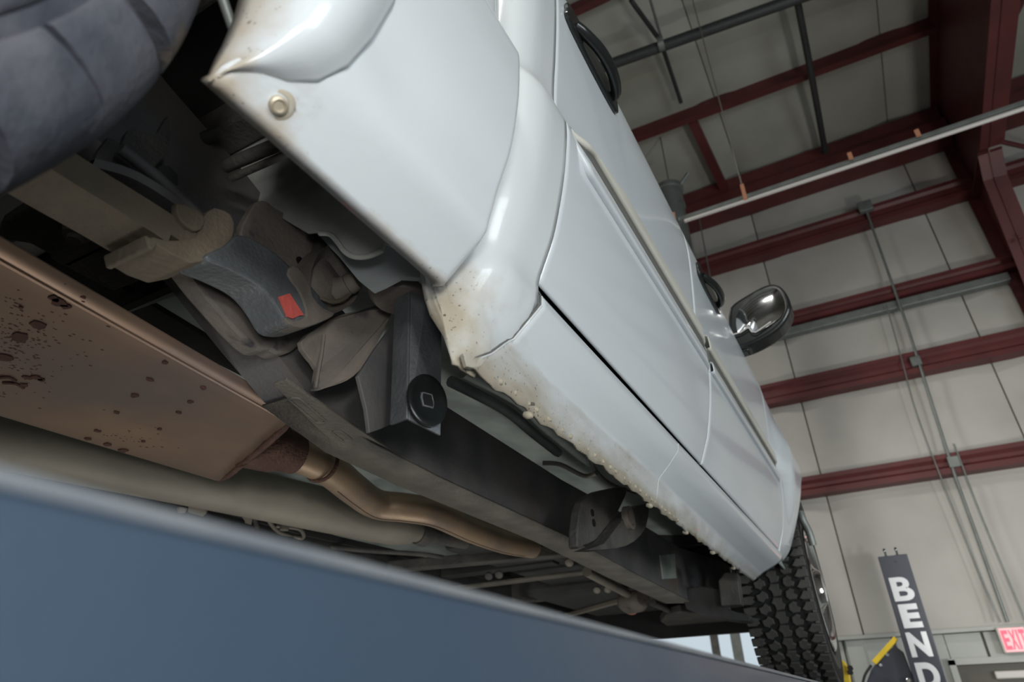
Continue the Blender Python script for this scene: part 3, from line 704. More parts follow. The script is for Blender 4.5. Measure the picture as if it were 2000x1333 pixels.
# ---- door handles
for (y0, lab) in ((.665, None), (1.535, None)):
    z0 = 1.045
    pts = smoothloop([(-.232, y0, z0 + .02), (-.232, y0 + .02, z0 - .012), (-.232, y0 + .21, z0 - .012), (-.232, y0 + .245, z0 + .01), (-.232, y0 + .22, z0 + .05), (-.232, y0 + .03, z0 + .05)], 4)
    hb = prism('door_handle', [Vector(p) for p in pts], (.008, 0, 0), BLACKP, TR, .003)
    tube('handle_grip', [(-.226, y0 + .035, z0 + .012), (-.218, y0 + .05, z0 + .008), (-.206, y0 + .09, z0 + .006), (-.202, y0 + .135, z0 + .006), (-.206, y0 + .175, z0 + .008), (-.215, y0 + .205, z0 + .012), (-.226, y0 + .212, z0 + .014)],
         .0105, BLACKP, hb, sm=4)
# ---- mirror
my = 2.2
out = smoothloop(px([(1422, 612), (1430, 594), (1460, 574), (1492, 557), (1514, 554), (1532, 566), (1544, 592), (1540, 615), (1522, 640), (1490, 662), (1452, 678), (1432, 672), (1424, 650)], y=my), 4)
mi = prism('door_mirror', out, (.0, .09, 0), BLACKP, TR)
bevel(mi, .014, 4, 40)
face = smoothloop(px([(1440, 612), (1452, 592), (1474, 572), (1496, 564), (1516, 564), (1528, 578), (1533, 598), (1526, 618), (1508, 632), (1488, 645), (1472, 650), (1462, 642), (1444, 652), (1438, 636)], y=my - .004), 4)
cx = sum((Vector(p) for p in face), Vector()) / len(face)
v = [cx + Vector((0, -.012, 0))]; f = []; rings = 6; n = len(face)
for k in range(1, rings + 1):
    s = k / rings
    for p in face: v.append(cx.lerp(Vector(p), s) + Vector((0, -.012 * (1 - s ** 3), 0)))
for i in range(n): f.append((0, 1 + i, 1 + (i + 1) % n))
for k in range(rings - 1):
    for i in range(n): f.append((1 + k * n + i, 1 + k * n + (i + 1) % n, 1 + (k + 1) * n + (i + 1) % n, 1 + (k + 1) * n + i))
mk('mirror_shell', v, f, CHROME, mi, smooth=True, label='chrome mirror shell')
tube('mirror_trim', [p + Vector((0, -.002, 0)) for p in px([(1426, 656), (1446, 650), (1462, 640), (1468, 649), (1476, 650), (1506, 629)], y=my - .01)], .0022, SIGN, mi, seg=6)
prism('mirror_arm', px([(1428, 652), (1450, 655), (1470, 648), (1478, 664), (1462, 684), (1444, 690), (1432, 676)], y=my + .02), (0, .05, 0), BLACKP, mi, .006)

# ---------------------------------------------------------------- wheels
WR = .40
def wheel(name, c, x_out, wdt, blocks, rub):
    yc, zc = c; xi = x_out - wdt
    k_ = WR - .40
    sw = [(x_out - .02, .215), (x_out - .006, .23), (x_out, .27), (x_out + .004, .31), (x_out + .001, .345 + k_), (x_out - .010, .374 + k_), (x_out - .024, .392 + k_)]
    tr = [(x_out - .04, WR - .012), (x_out - .07, WR - .009), ((x_out + xi) / 2, WR - .007), (xi + .07, WR - .009), (xi + .04, WR - .012)]
    sw2 = [(xi + .028, .388), (xi + .012, .372), (xi - .001, .345), (xi - .004, .31), (xi, .27), (xi + .006, .23), (xi + .02, .215)]
    prof = [(a, r) for a, r in sw + tr + sw2]
    v = []; f = []; seg = 96
    for a, r in prof:
        for k in range(seg):
            t = 2 * math.pi * k / seg; v.append((a, yc + r * math.cos(t), zc + r * math.sin(t)))
    for i in range(len(prof) - 1):
        for k in range(seg):
            a = i * seg + k; b = i * seg + (k + 1) % seg; f.append((a, b, b + seg, a + seg))
    ty = mk(name, v, f, rub, TR, smooth=True)
    me = ty.data; me.materials.append(TYRED)
    nsw = len(sw)
    for i, p in enumerate(me.polygons):
        pass
    # rim
    lathe('wheel_rim', (x_out - wdt + .03, yc, zc), (1, 0, 0), [(0, .20), (0, .216), (wdt - .055, .216), (wdt - .045, .232), (wdt - .027, .240), (wdt - .024, .232), (wdt - .030, .215), (wdt - .055, .19), (wdt - .05, .12), (wdt - .03, .08), (wdt - .01, .06), (wdt - .005, .0)], CHROME, ty, seg=48)
    return ty
fw = wheel('front_tyre', (3.12, .442), -.243, .245, True, TYRED)
# dark carcass, lighter dusty blocks: five staggered rows of lugs, each lug its own piece
def lugmesh(pts, h):
    """outline in (across, along) metres wrapped on the tread radius"""
    n = len(pts); R0 = WR - .011; v = []
    for rr, k in ((R0, 1.0), (WR - .001, 1.0), (WR + .001, .86)):
        cxm = sum(p[0] for p in pts) / n; cym = sum(p[1] for p in pts) / n
        for a, s in pts:
            a2 = cxm + (a - cxm) * k; s2 = cym + (s - cym) * k; t = s2 / WR
            v.append((a2, -rr * math.cos(t), rr * math.sin(t)))
    f = [tuple(range(2 * n, 3 * n))]
    for r_ in (0, 1):
        f += [(r_ * n + i, r_ * n + (i + 1) % n, (r_ + 1) * n + (i + 1) % n, (r_ + 1) * n + i) for i in range(n)]
    me = bpy.data.meshes.new('tread_lug'); me.from_pydata(v, [], f); me.update(); me.materials.append(TYRE)
    bm = bmesh.new(); bm.from_mesh(me); bmesh.ops.recalc_face_normals(bm, faces=bm.faces[:]); bm.to_mesh(me); bm.free()
    return me
sh = [
    (-.101, [(-.026, -.017), (.006, -.020), (.022, -.008), (.016, .001), (.026, .012), (.004, .017), (-.026, .014)]),
    (-.050, [(-.018, -.016), (.000, -.025), (.010, -.012), (.022, -.010), (.021, .010), (.004, .024), (-.008, .012), (-.022, .008)]),
    (.002, [(-.012, -.028), (.016, -.024), (.024, -.004), (.014, .004), (.016, .024), (-.014, .026), (-.025, .006), (-.014, -.006)]),
    (.053, [(-.020, -.010), (-.010, -.024), (.016, -.022), (.022, -.006), (.010, .003), (.014, .016), (.000, .024), (-.018, .012)]),
    (.102, [(-.024, -.010), (-.010, -.018), (.026, -.015), (.026, .015), (-.006, .018), (-.014, .004)])]
PITCH = [66, 56, 52, 56, 66]
tot = 0
lug_objs = []
for k, (cxo, pts) in enumerate(sh):
    me = lugmesh([(a * .98, s * .84) for a, s in pts], .01); n = PITCH[k]
    for i in range(n):
        ang = (i + (.5 if k % 2 else 0)) / n * 2 * math.pi
        deg = math.degrees(ang) % 360
        if not (deg < 100 or deg > 262): continue        # the rear and lower half, which shows
        o = bpy.data.objects.new('tread_lug', me); C.objects.link(o); o.parent = fw
        o.matrix_local = Matrix.Translation((-.243 - .1225 + cxo, 3.12, .442 + H)) @ Matrix.Rotation(-ang, 4, 'X')
        tot += 1
# sidewall ribs
tb = lathe('tyre_sidewall', (-.243 - .012, 3.12, .442), (1, 0, 0), [(0, .385), (.008, .37), (.013, .34), (.015, .30), (.012, .262), (.004, .234)], TYRE, fw, seg=72)
# rear tyre, close to the lens
WR = .43
rw = wheel('rear_tyre', (-.277, .465), -.320, .265, False, TYRER)
def rlug(name, k, n, gap, pts, skew):
    a0 = 2 * math.pi * k / n; a1 = a0 + 2 * math.pi / n - gap; v = []; m_ = len(pts); cuts = 6
    for c_ in range(cuts + 1):
        aa = lerp(a0, a1, c_ / cuts)
        for rr, xx in pts: v.append((xx, -.277 + rr * math.cos(aa + skew * (rr - .36)), .465 + rr * math.sin(aa + skew * (rr - .36))))
    f = [tuple(range(m_)), tuple(range(cuts * m_ + m_ - 1, cuts * m_ - 1, -1))]
    for c_ in range(cuts): f += [(c_ * m_ + i, c_ * m_ + (i + 1) % m_, (c_ + 1) * m_ + (i + 1) % m_, (c_ + 1) * m_ + i) for i in range(m_)]
    o = mk(name, v, f, TYRER, rw, smooth=True, autos=70); return o
for k in range(34):
    rlug('shoulder_lug', k, 34, .022 if k % 2 else .030, ((.378, -.345), (.378, -.3185), (.381, -.3155), (.392, -.3155), (.404, -.318), (.416, -.323), (.426, -.331), (.433, -.341), (.4365, -.355), (.4370, -.37), (.436, -.405), (.41, -.405)), .5 if k % 2 else .2)
for k in range(22):
    rlug('sidewall_rib', k, 22, .03, ((.325, -.330), (.325, -.3165), (.330, -.3145), (.345, -.3135), (.362, -.3140), (.368, -.3165), (.368, -.335)), .0)

# ---------------------------------------------------------------- UNDERBODY
# frame rail, right side (outer face at x=-.66)
def rail(name, xo, xi, secs, m, par=TR):
    rows = []
    for y, zb, zt in secs:
        rows.append([(xi, y, zb + .012), (xi, y, zb), (xo, y, zb), (xo, y, zb + .006), (xo, y, zt - .006), (xo, y, zt), (xi, y, zt), (xi, y, zt - .02), (xi + (xo - xi) * .12, y, zt - .02), (xi + (xo - xi) * .12, y, zb + .012), (xi, y, zb + .012)])
    return grid(name, rows, m, par, smooth=False)
secs = [(-.6, .66, .84), (-.2, .63, .81), (.05, .650, .82), (.2, .605, .775), (.30, .567, .735), (.42, .515, .70), (.52, .462, .662), (.61, .418, .60), (.75, .390, .555), (.95, .386, .53), (1.5, .392, .53), (2.0, .378, .55), (2.6, .372, .56), (3.0, .42, .60), (3.4, .46, .64), (3.9, .46, .62)]
fr = rail('frame_rail', -.66, -.742, secs, FRAME)
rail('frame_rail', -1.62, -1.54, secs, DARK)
# doubler plate under the rail with pressed slots
pl = px([(533, 752), (560, 744), (604, 775), (690, 833), (772, 886), (880, 944), (872, 958), (806, 938), (798, 950), (776, 952), (744, 934), (690, 898), (620, 838)], z=.387)
dp = prism('doubler_plate', pl, (0, 0, .005), FLANGE, TR, .0015)
def slot(name, p, q, wd, z, m, par):
    a = at(*p, z=z); b = at(*q, z=z); d = (b - a).normalized(); nrm = Vector((-d.y, d.x, 0)); pts = []
    for k in range(9):
        t = math.pi * k / 8; pts.append(b + (d * math.sin(t) + nrm * math.cos(t)) * wd)
    for k in range(9):
        t = math.pi * k / 8; pts.append(a - (d * math.sin(t) + nrm * math.cos(t)) * wd)
    o = tube(name, pts + [pts[0], pts[1]], .0018, m, par, seg=6, caps=False)
    return o
for p, q in (((578, 782), (625, 822)), ((660, 846), (700, 876)), ((738, 905), (780, 930)), ((815, 938), (828, 942))):
    slot('pressed_slot', p, q, .008, .3865, FLANGE, dp)
# bottom flange of the rail further forward, dusty strip
rows = []
for y, zb, zt in secs[7:14]:
    rows.append([(-.655, y, zb - .004), (-.70, y, zb - .004), (-.745, y, zb - .003)])
grid('rail_flange', rows, FLANGE, fr, th=.003)

# leaf spring pack, clip and hanger
SXO = -.575
def plate(name, pts, m, par=None, th=.012, bv=.0015, k=0, vec=None, label=None, **pl_):
    P = px(pts, **pl_)
    if k: P = smoothloop(P, k)
    if vec is None:
        key = list(pl_.keys())[0]; vec = {'x': (-th, 0, 0), 'y': (0, th, 0), 'z': (0, 0, th)}[key]
    return prism(name, P, vec, m, par or TR, bv, label)
lf = thing_leaf = None
def leafbar(name, pts, wd, th, m, par):
    """flat bar following 3-D points; wd across x, th vertical"""
    P = smoothloop(pts, 4, False); rows = []
    for p in P:
        rows.append([(p.x, p.y, p.z - th / 2), (p.x, p.y, p.z + th / 2), (p.x - wd, p.y, p.z + th / 2), (p.x - wd, p.y, p.z - th / 2), (p.x, p.y, p.z - th / 2)])
    o = grid(name, rows, m, par, smooth=False); return o
LZ = .017
up_ = px([(190, 300), (262, 322), (330, 362), (410, 424), (470, 452), (540, 505), (600, 560), (640, 590)], x=SXO)
l1 = leafbar('leaf_spring', [p + Vector((0, 0, -.012)) for p in up_], .065, .011, FRAME, TR)
lowp = px([(60, 262), (130, 300), (200, 345), (270, 388), (340, 432), (385, 462)], x=SXO + .002)
leafbar('spring_leaf', [p + Vector((0, 0, -.006)) for p in lowp], .066, .024, TAN, l1)
low2 = px([(90, 318), (160, 362), (230, 405), (300, 450), (330, 470)], x=SXO + .003)
leafbar('spring_leaf', [p + Vector((0, 0, .004)) for p in low2], .067, .014, TAN, l1)
# rebound clip wrapped round the pack
plate('spring_clip', [(385, 462), (398, 424), (420, 406), (452, 420), (458, 452), (440, 492), (376, 514), (305, 476), (298, 462), (330, 470)], TAN, l1, x=SXO + .006, th=.075, k=2, bv=.003)
plate('clip_tail', [(345, 396), (372, 404), (398, 420), (400, 440), (384, 452), (352, 430)], TAN, l1, x=SXO + .009, th=.01, k=2, bv=.002)
plate('clip_tail', [(284, 458), (312, 474), (300, 488), (290, 484)], TAN, l1, x=SXO + .006, th=.07, bv=.002)
# broad front of the main leaf, wrapping down to the eye, with the tape
plate('main_leaf', [(400, 502), (440, 480), (470, 458), (520, 480), (570, 522), (610, 560), (640, 600), (640, 622), (612, 636), (586, 640), (560, 632), (540, 600), (520, 572), (495, 550), (450, 526)], CHAN, l1, x=SXO + .012, th=.05, k=3, bv=.003)
plate('tape_patch', [(545, 580), (566, 573), (594, 616), (584, 617), (572, 623), (562, 619)], TAPE, l1, x=SXO + .0145, th=.002, bv=0)
plate('spring_eye', [(572, 518), (590, 530), (604, 556), (612, 580), (632, 602), (655, 612), (640, 624), (606, 637), (588, 640), (566, 633), (556, 620), (576, 626), (598, 618), (594, 590), (580, 562), (562, 536)], BROWN, l1, x=SXO + .0145, th=.03, k=2, bv=.002)
# lobe of the lower bracket against the rail
hb = plate('spring_bracket', [(330, 470), (400, 505), (450, 526), (500, 552), (545, 590), (570, 628), (592, 645), (590, 668), (568, 688), (545, 692), (528, 684), (505, 684), (470, 655), (430, 610), (380, 550)], BROWN, th=.03, x=-.645, k=3, bv=.004)
# hanger: upper plate with hole
hp = plate('spring_hanger', [(492, 406), (502, 394), (520, 393), (540, 408), (575, 425), (605, 437), (622, 458), (627, 482), (618, 510), (607, 540), (600, 560), (560, 530), (500, 480), (470, 455)], BROWN, th=.012, x=-.600, k=3, bv=.002)
ho = at(585, 509, x=-.599)
lathe('hanger_hole', ho, (1, 0, 0), [(-.004, .006), (.0012, .0058)], BLACKR, hp, seg=14)
# rolled side of the hanger and the domed bushing cup with its bolt
plate('hanger_side', [(626, 470), (640, 462), (700, 520), (712, 540), (672, 548), (640, 520), (624, 505)], MIDDK, th=.03, x=-.585, k=2, bv=.003)
cc0 = at(652, 560, x=-.60)
rim = smoothloop(px([(606, 545), (620, 500), (650, 478), (684, 520), (704, 545), (702, 566), (690, 590), (660, 610), (632, 608), (612, 585)], x=-.56), 3)
n = len(rim); cen = sum((Vector(p) for p in rim), Vector()) / n; v = [cen + Vector((-.004, 0, 0))]; f = [(0, 1 + i, 1 + (i + 1) % n) for i in range(n)]
for k_, (s, dx) in enumerate(((.45, -.010), (.72, -.016), (.92, -.006), (1.0, .0), (1.0, -.035))):
    for p in rim: v.append(cen.lerp(Vector(p), s) + Vector((dx, 0, 0)))
for k_ in range(4):
    for i in range(n): f.append((1 + k_ * n + i, 1 + k_ * n + (i + 1) % n, 1 + (k_ + 1) * n + (i + 1) % n, 1 + (k_ + 1) * n + i))
cup = mk('bushing_cup', v, f, BROWN, TR, smooth=True, autos=35)
b0 = at(655, 570, x=-.575); b1_ = at(700, 546, x=-.540)
d_ = (b1_ - b0)
lathe('hanger_bolt', b0, d_, [(0, .020), (.010, .0185), (.012, .0165), (d_.length * .55, .014), (d_.length * .6, .0155), (d_.length * .95, .0135), (d_.length, .008)], BROWN, cup, seg=20)
tube('bushing_ring', px([(628, 582), (650, 590), (672, 584), (686, 570)], x=-.556), .003, TAN, cup, sm=3, seg=6)

# body mount: swept bracket plate from the rail, rubber cup, and the grey channel with the washer
mbp = [((588, 668), -.600), ((620, 640), -.598), ((665, 615), -.585), ((735, 600), -.560), ((748, 590), -.550), ((785, 588), -.520), ((824, 588), -.490), ((822, 594), -.490), ((792, 593), -.505), ((770, 604), -.52), ((755, 636), -.53), ((735, 674), -.54), ((712, 712), -.55),
       ((690, 736), -.56), ((668, 748), -.57), ((640, 757), -.585), ((614, 762), -.60), ((620, 722), -.600), ((600, 695), -.602)]
mb = prism('body_mount_bracket', smoothloop([at(*p, x=xx) for p, xx in mbp], 2), (-.008, 0, 0), BROWN, TR, .0015)
tube('bracket_crease', [at(616, 758, x=-.597), at(622, 722, x=-.597), at(628, 690, x=-.596), at(632, 655, x=-.594)], .003, BROWN, mb, seg=6)
lathe('mount_cushion', at(782, 572, x=-.47) + Vector((0, 0, -.004)), (0, 0, 1), [(-.01, .034), (.0, .042), (.018, .044), (.022, .046), (.034, .046), (.040, .040), (.055, .036)], BROWN, mb, seg=32)
# dark web plate behind the channel
plate('mount_web', [(722, 846), (716, 800), (700, 735), (735, 680), (765, 640), (790, 640), (800, 815), (770, 826), (745, 838)], FRAME, mb, th=.006, x=-.52, bv=.001)
# channel: wide face toward the lens, narrow face turned
A = {k_: at(*p, x=xx) for k_, (p, xx) in dict(tr=((863, 640), -.430), br=((861, 851), -.430), bm=((799, 820), -.445), tm=((803, 560), -.445), bl=((766, 832), -.475), tl=((776, 560), -.475), tr2=((852, 600), -.430), tr3=((836, 560), -.432)).items()}
def slab(name, pts, nrm, th, m, par, bv=.001):
    return prism(name, pts, Vector(nrm).normalized() * -th, m, par, bv)
nf = (A['tm'] - A['bm']).cross(A['br'] - A['bm']); nf = nf if nf.x > 0 else -nf
slab('mount_channel', [A['tm'], A['tr3'], A['tr2'], A['tr'], A['br'], A['bm']], nf, .004, CHAN, mb)
nl = (A['tl'] - A['bl']).cross(A['bm'] - A['bl']); nl = nl if nl.x > 0 else -nl
slab('mount_channel', [A['tl'], A['tm'], A['bm'], A['bl']], nl, .004, CHAN, mb)
# washer disc
ctr = at(833, 783, x=-.4325); U = (at(833, 734, x=-.4325) - ctr); nrm = nf.normalized()
u = (U - nrm * U.dot(nrm)); ru = u.length; u.normalize(); vv = nrm.cross(u)
rw_ = .5 * abs((at(862, 790, x=-.4325) - at(805, 790, x=-.4325)).dot(vv))
def disc(name, ru, rv, h0, h1, m, par, ri=0, lab=None):
    seg = 36; v = []; f = []
    prof = [(h0, 1.0), (h1 * .8, 1.0), (h1, .93), (h1 * .9, .80), (h1 * .35, .68), (h1 * .3, .35)]
    for h, s in prof:
        for k in range(seg):
            t = 2 * math.pi * k / seg; v.append(ctr + u * (ru * s * math.cos(t)) + vv * (rv * s * math.sin(t)) + nrm * h)
    for i in range(len(prof) - 1):
        for k in range(seg):
            a = i * seg + k; b = i * seg + (k + 1) % seg; f.append((a, b, b + seg, a + seg))
    f.append(tuple(range((len(prof) - 1) * seg, len(prof) * seg)))
    return mk(name, v, f, m, par, smooth=True, autos=40)
disc('mount_washer', ru, rw_, 0, .005, BLACKP, mb)
hx = [ctr + u * (a * ru * .24) + vv * (b * rw_ * .30) + nrm * .0017 for a, b in ((1, .9), (.2, 1), (-1, .7), (-1, -.9), (-.2, -1), (1, -.7))]
prism('washer_hole', hx, nrm * .0012, BLACKR, mb)
tube('hole_rim', hx + [hx[0]], .0016, CHAN, mb, seg=6, caps=False)

# forward body mount
plate('body_mount_bracket', [(1128, 1068), (1132, 1000), (1150, 968), (1190, 955), (1225, 952), (1215, 985), (1190, 1030), (1165, 1055), (1140, 1066)], MIDDK, th=.02, x=-.50, k=2, bv=.003)
pm = plate('body_mount_bracket', [(1146, 1075), (1180, 1062), (1205, 1030), (1232, 998), (1258, 985), (1268, 992), (1262, 1030), (1240, 1058), (1205, 1072)], MIDDK, th=.03, x=-.47, k=2, bv=.004)
a_ = at(1230, 1012, x=-.463); lathe('mount_sleeve', a_, (1, 0, 0), [(-.01, .026), (.004, .026), (.004, .018), (-.008, .017)], BROWN, pm, seg=20)
for p_ in ((1157, 1002), (1160, 1022)):
    lathe('mount_hole', at(*p_, x=-.499), (1, 0, 0), [(-.003, .008), (.001, .008)], BLACKR, pm, seg=10)

# muffler: flat box with turned seam
mz = .43
cor = [at(0, 478, z=mz), at(577, 812, z=mz), at(420, 946, z=mz), at(0, 822, z=mz)]
dback = (cor[0] - cor[1]).normalized(); cor[0] = cor[0] + dback * .45
dback2 = (cor[3] - cor[2]).normalized(); cor[3] = cor[3] + dback2 * .45
N1, N2 = 30, 14; rows = []
for i in range(N1 + 1):
    r_ = []
    for j in range(N2 + 1):
        s, t = i / N1, j / N2
        p = cor[1].lerp(cor[0], s).lerp(cor[2].lerp(cor[3], s), t)
        e = min(t, 1 - t) * .42; dz = .008 * max(0, 1 - e / .022) ** 2
        b_ = 0
        r_.append((p.x, p.y, p.z + dz + b_ ))
    r_.insert(0, (r_[0][0] - .03, r_[0][1], mz + .022)); r_.append((r_[-1][0] + .02, r_[-1][1], mz + .02)); rows.append(r_)
rows.insert(0, [(p[0] + .0, p[1] + .003, mz + .02) for p in rows[0]])
mf = grid('muffler', rows, MUFF, TR, autos=50)
solid(mf, .002)
# end seam and long bead
seam_pts = [cor[1] + Vector((0, .006, .012)), cor[1].lerp(cor[2], .2) + Vector((0, .006, 0)), cor[1].lerp(cor[2], .5) + Vector((0, .006, -.001)), cor[1].lerp(cor[2], .8) + Vector((0, .006, 0)), cor[2] + Vector((0, .006, .012))]
sp = smoothloop(seam_pts, 10, False); random.seed(2)
tube('end_seam', [p + Vector((0, random.uniform(-.001, .001), random.uniform(-.001, .001))) for p in sp], .0062, RUST, mf, seg=8)
tube('side_bead', [cor[1].lerp(cor[0], t) + (cor[2] - cor[1]).normalized() * .030 + Vector((0, 0, -.0005)) for t in zs(0, 1, 20)], .0028, MUFF, mf, seg=6)
# rust spots: shallow scabs on the flat
random.seed(11)
def scab(px_, py_, r_):
    c_ = at(px_, py_, z=mz - .0015); n_ = 9; rr = [r_ * random.uniform(.6, 1.25) for _ in range(n_)]
    P = [c_ + Vector((rr[k] * math.cos(2 * math.pi * k / n_) * random.uniform(.8, 1.3), rr[k] * math.sin(2 * math.pi * k / n_), 0)) for k in range(n_)]
    return prism('rust_spot', P, (0, 0, -.0015), RUSTSPOT, mf)
sv = []; sfc = []
for (a_, b_, r_) in ((115, 590, .009), (128, 598, .007), (70, 634, .009), (38, 660, .012), (322, 708, .0045), (292, 741, .006), (263, 773, .0055), (228, 806, .005), (398, 757, .0045), (372, 785, .004),
                     (350, 806, .004), (312, 838, .004), (8, 696, .010), (55, 737, .006), (72, 738, .008), (82, 742, .005), (210, 868, .006), (190, 842, .005), (172, 857, .005), (240, 880, .008), (280, 862, .004), (48, 752, .006), (108, 583, .006), (164, 580, .003), (40, 600, .003)):
    scab(a_, b_, r_)
for i in range(240):
    a_ = abs(random.gauss(0, 62)); b_ = random.gauss(670, 48) if i < 190 else random.gauss(860, 14)
    if i >= 190: a_ = random.gauss(235, 45)
    if not (0 < a_ < 560 and b_ < 800 + a_ * .27): continue
    c_ = at(a_, b_, z=mz - .001); r_ = random.uniform(.0007, .0024); b0_ = len(sv)
    for k_ in range(5): sv.append(c_ + Vector((r_ * math.cos(k_ * 1.257), r_ * 1.2 * math.sin(k_ * 1.257), 0)))
    sv.append(c_ + Vector((0, 0, -.0008)))
    sfc += [(b0_ + k_, b0_ + (k_ + 1) % 5, b0_ + 5) for k_ in range(5)]
o = mk('rust_speckle', sv, sfc, RUSTSPOT, mf); o['kind'] = 'stuff'
for a_, b_ in (((0, 738), (30, 744)), ((6, 748), (46, 758))):
    tube('rust_scar', [at(*a_, z=mz - .002), at((a_[0] + b_[0]) / 2 + 4, (a_[1] + b_[1]) / 2 - 4, z=mz - .002), at(*b_, z=mz - .002)], .0028, RUSTSPOT, mf, sm=3, seg=6)
# exhaust pipe leaving the muffler, clamp
pp = [at(520, 868, z=.475), at(575, 885, z=.475), at(640, 915, z=.472), at(690, 955, z=.468), at(735, 985, z=.466), at(790, 992, z=.466), at(850, 1003, z=.466), at(920, 1035, z=.466), at(985, 1058, z=.468), at(1040, 1068, z=.475)]
ex = tube('exhaust_pipe', pp, .036, PIPE, TR, seg=24, sm=5)
pl_ = smoothloop(pp, 5, False)
tube('pipe_weld_line', [p + Vector((.006, -.004, -.0353)) for p in pl_[12:44]], .0012, RUSTSPOT, ex, seg=6)
lathe('muffler_neck', at(512, 866, z=.475), at(600, 895, z=.475) - at(512, 866, z=.475), [(-.03, .055), (.03, .050), (.045, .043), (.08, .0405)], RUST, ex, seg=24)
dcl = (at(650, 920, z=.47) - at(600, 893, z=.47)).normalized(); ccl = at(628, 905, z=.472)
uu = dcl.orthogonal().normalized(); w2 = dcl.cross(uu)
tube('pipe_clamp', [ccl + (uu * math.cos(t) + w2 * math.sin(t)) * .0385 for t in [2 * math.pi * k / 24 for k in range(26)]], .0042, RUST, ex, seg=8, caps=False)
# drive shaft
ds = [at(-140, 826, z=.50), at(0, 858, z=.50), at(420, 954, z=.50), at(800, 1033, z=.50)]
dv = ds[3] - ds[0]; L_ = dv.length
sh_ = lathe('drive_shaft', ds[0], dv, [(0, .058), (L_ * .90, .058), (L_ * .955, .056), (L_, .046), (L_ + .02, .035), (L_ + .04, .035)], SHAFT, TR, seg=40)
lathe('shaft_yoke', ds[3] + dv.normalized() * .03, dv, [(0, .04), (.03, .045), (.06, .03), (.2, .026)], MIDDK, sh_, seg=20)

# floor pans
rows = []
for i in range(41):
    y = lerp(.52, 2.75, i / 40); r_ = []
    for x_, z_ in ((-.315, .46), (-.33, .52), (-.36, .575), (-.42, .60), (-.44, .612), (-.50, .612), (-.515, .598), (-.58, .598), (-.60, .625), (-.66, .64), (-.8, .66), (-1.0, .70), (-1.15, .72), (-1.3, .70), (-2.0, .66)):
        k_ = .012 * (math.sin(y * 13) > .2) if -.6 < x_ < -.4 else 0
        r_.append((x_ if y > .68 else min(x_, -.40), y, z_ + k_))
    rows.append(r_)
grid('cab_floor', rows, GREEN, TR, smooth=False, th=.004, off=1)
# raised floor ribs and inner sill lip
for q in (((880, 745), (985, 800), (1040, 845), (1090, 885)), ((905, 728), (1010, 782), (1060, 830), (1120, 880), (1150, 905))):
    tube('floor_rib', [at(a, b, z=.588) for a, b in q], .012, GREEN, TR, sm=4, seg=8)
tube('fuel_line', [at(a, b, z=.55) for a, b in ((1060, 905), (1095, 908), (1140, 930), (1165, 925))], .006, SHAFT, TR, sm=4, seg=8)
tube('fuel_line', [at(a, b, z=.56) for a, b in ((1155, 890), (1160, 915), (1190, 945), (1240, 965))], .006, DARK, TR, sm=4, seg=8)
# bed floor with cross sills
bf = box('bed_floor', -2.0, -.30, -1.5, .49, .86, .88, DARK, TR)
for y, w_ in ((.44, .05), (.25, .05), (.02, .06), (-.3, .06)):
    box('bed_cross_sill', -1.9, -.33, y - w_ / 2, y + w_ / 2, .80, .86, MIDDK, TR, .006)
# bed inner panel with wavy lower flange
wv = px([(420, 290), (455, 342), (500, 395), (540, 420), (600, 455), (625, 452), (642, 456), (660, 470), (672, 488), (692, 500), (720, 498), (746, 488), (750, 476), (785, 492), (790, 470), (700, 300), (600, 250), (500, 200)], y=.468)
prism('bed_front_panel', wv, (0, .004, 0), PRIMER, TR, .001)
tube('panel_hem', px([(625, 456), (645, 458), (660, 474), (674, 492), (694, 502), (722, 500), (748, 488)], y=.466), .0035, PRIMER, TR, sm=4, seg=8)
# sills seen between tyre and bed side: dark ledges along x
for i, (pa, pb, zz, th_, m) in enumerate((((440, 325), (572, 270), .62, .018, MIDDK), ((452, 348), (580, 292), .60, .010, FLANGE), ((300, 300), (430, 262), .70, .02, MIDDK))):
    tube('bed_rib', [at(*pa, z=zz), at(*pb, z=zz)], th_ * .5, m, TR, seg=8)
# frame gusset near the tyre
plate('shock_bracket', [(180, 330), (212, 268), (236, 284), (246, 262), (262, 250), (290, 262), (310, 258), (330, 225), (330, 300), (300, 330), (360, 380), (330, 392), (250, 330)], MIDDK, th=.008, x=-.62, k=2, bv=.001)
lathe('frame_hole', at(328, 344, x=-.612), (1, 0, 0), [(-.003, .014), (.001, .014)], DARK, TR, seg=6)
tube('frame_bead', px([(235, 290), (300, 340), (350, 385), (400, 432)], x=-.60), .007, FRAME, TR, seg=8)
# left of the rail: cross members, brackets towards the axle
def crossbar(name, pa, pb, zz, hh, dd_, m, x1=None):
    a, b = at(*pa, z=zz), at(*pb, z=zz)
    if x1 is None: x1 = a.x
    v = []
    for p in (a, b):
        for dy, dz in ((0, 0), (0, hh), (dd_, hh), (dd_, 0)): v.append(p + Vector((0, dy, dz)))
    return bevel(mk(name, v, [(0, 1, 2, 3), (7, 6, 5, 4), (0, 4, 5, 1), (1, 5, 6, 2), (2, 6, 7, 3), (3, 7, 4, 0)], m, TR), .004)
crossbar('cross_member', (95, 505), (300, 415), .60, .05, .10, MIDDK)
crossbar('cross_member', (120, 515), (248, 452), .60, .008, .012, FLANGE)
crossbar('cross_member', (190, 548), (292, 500), .58, .008, .012, FLANGE)
plate('axle_bracket', [(60, 478), (100, 500), (150, 455), (220, 425), (205, 400), (140, 380), (60, 400), (0, 440), (0, 468)], MIDDK, th=.02, z=.56, bv=.004)
lathe('axle_bracket_bolt', at(152, 452, z=.555), (0, 0, -1), [(0, .018), (.008, .016), (.010, .010), (.016, .009)], BROWN, TR, seg=12)
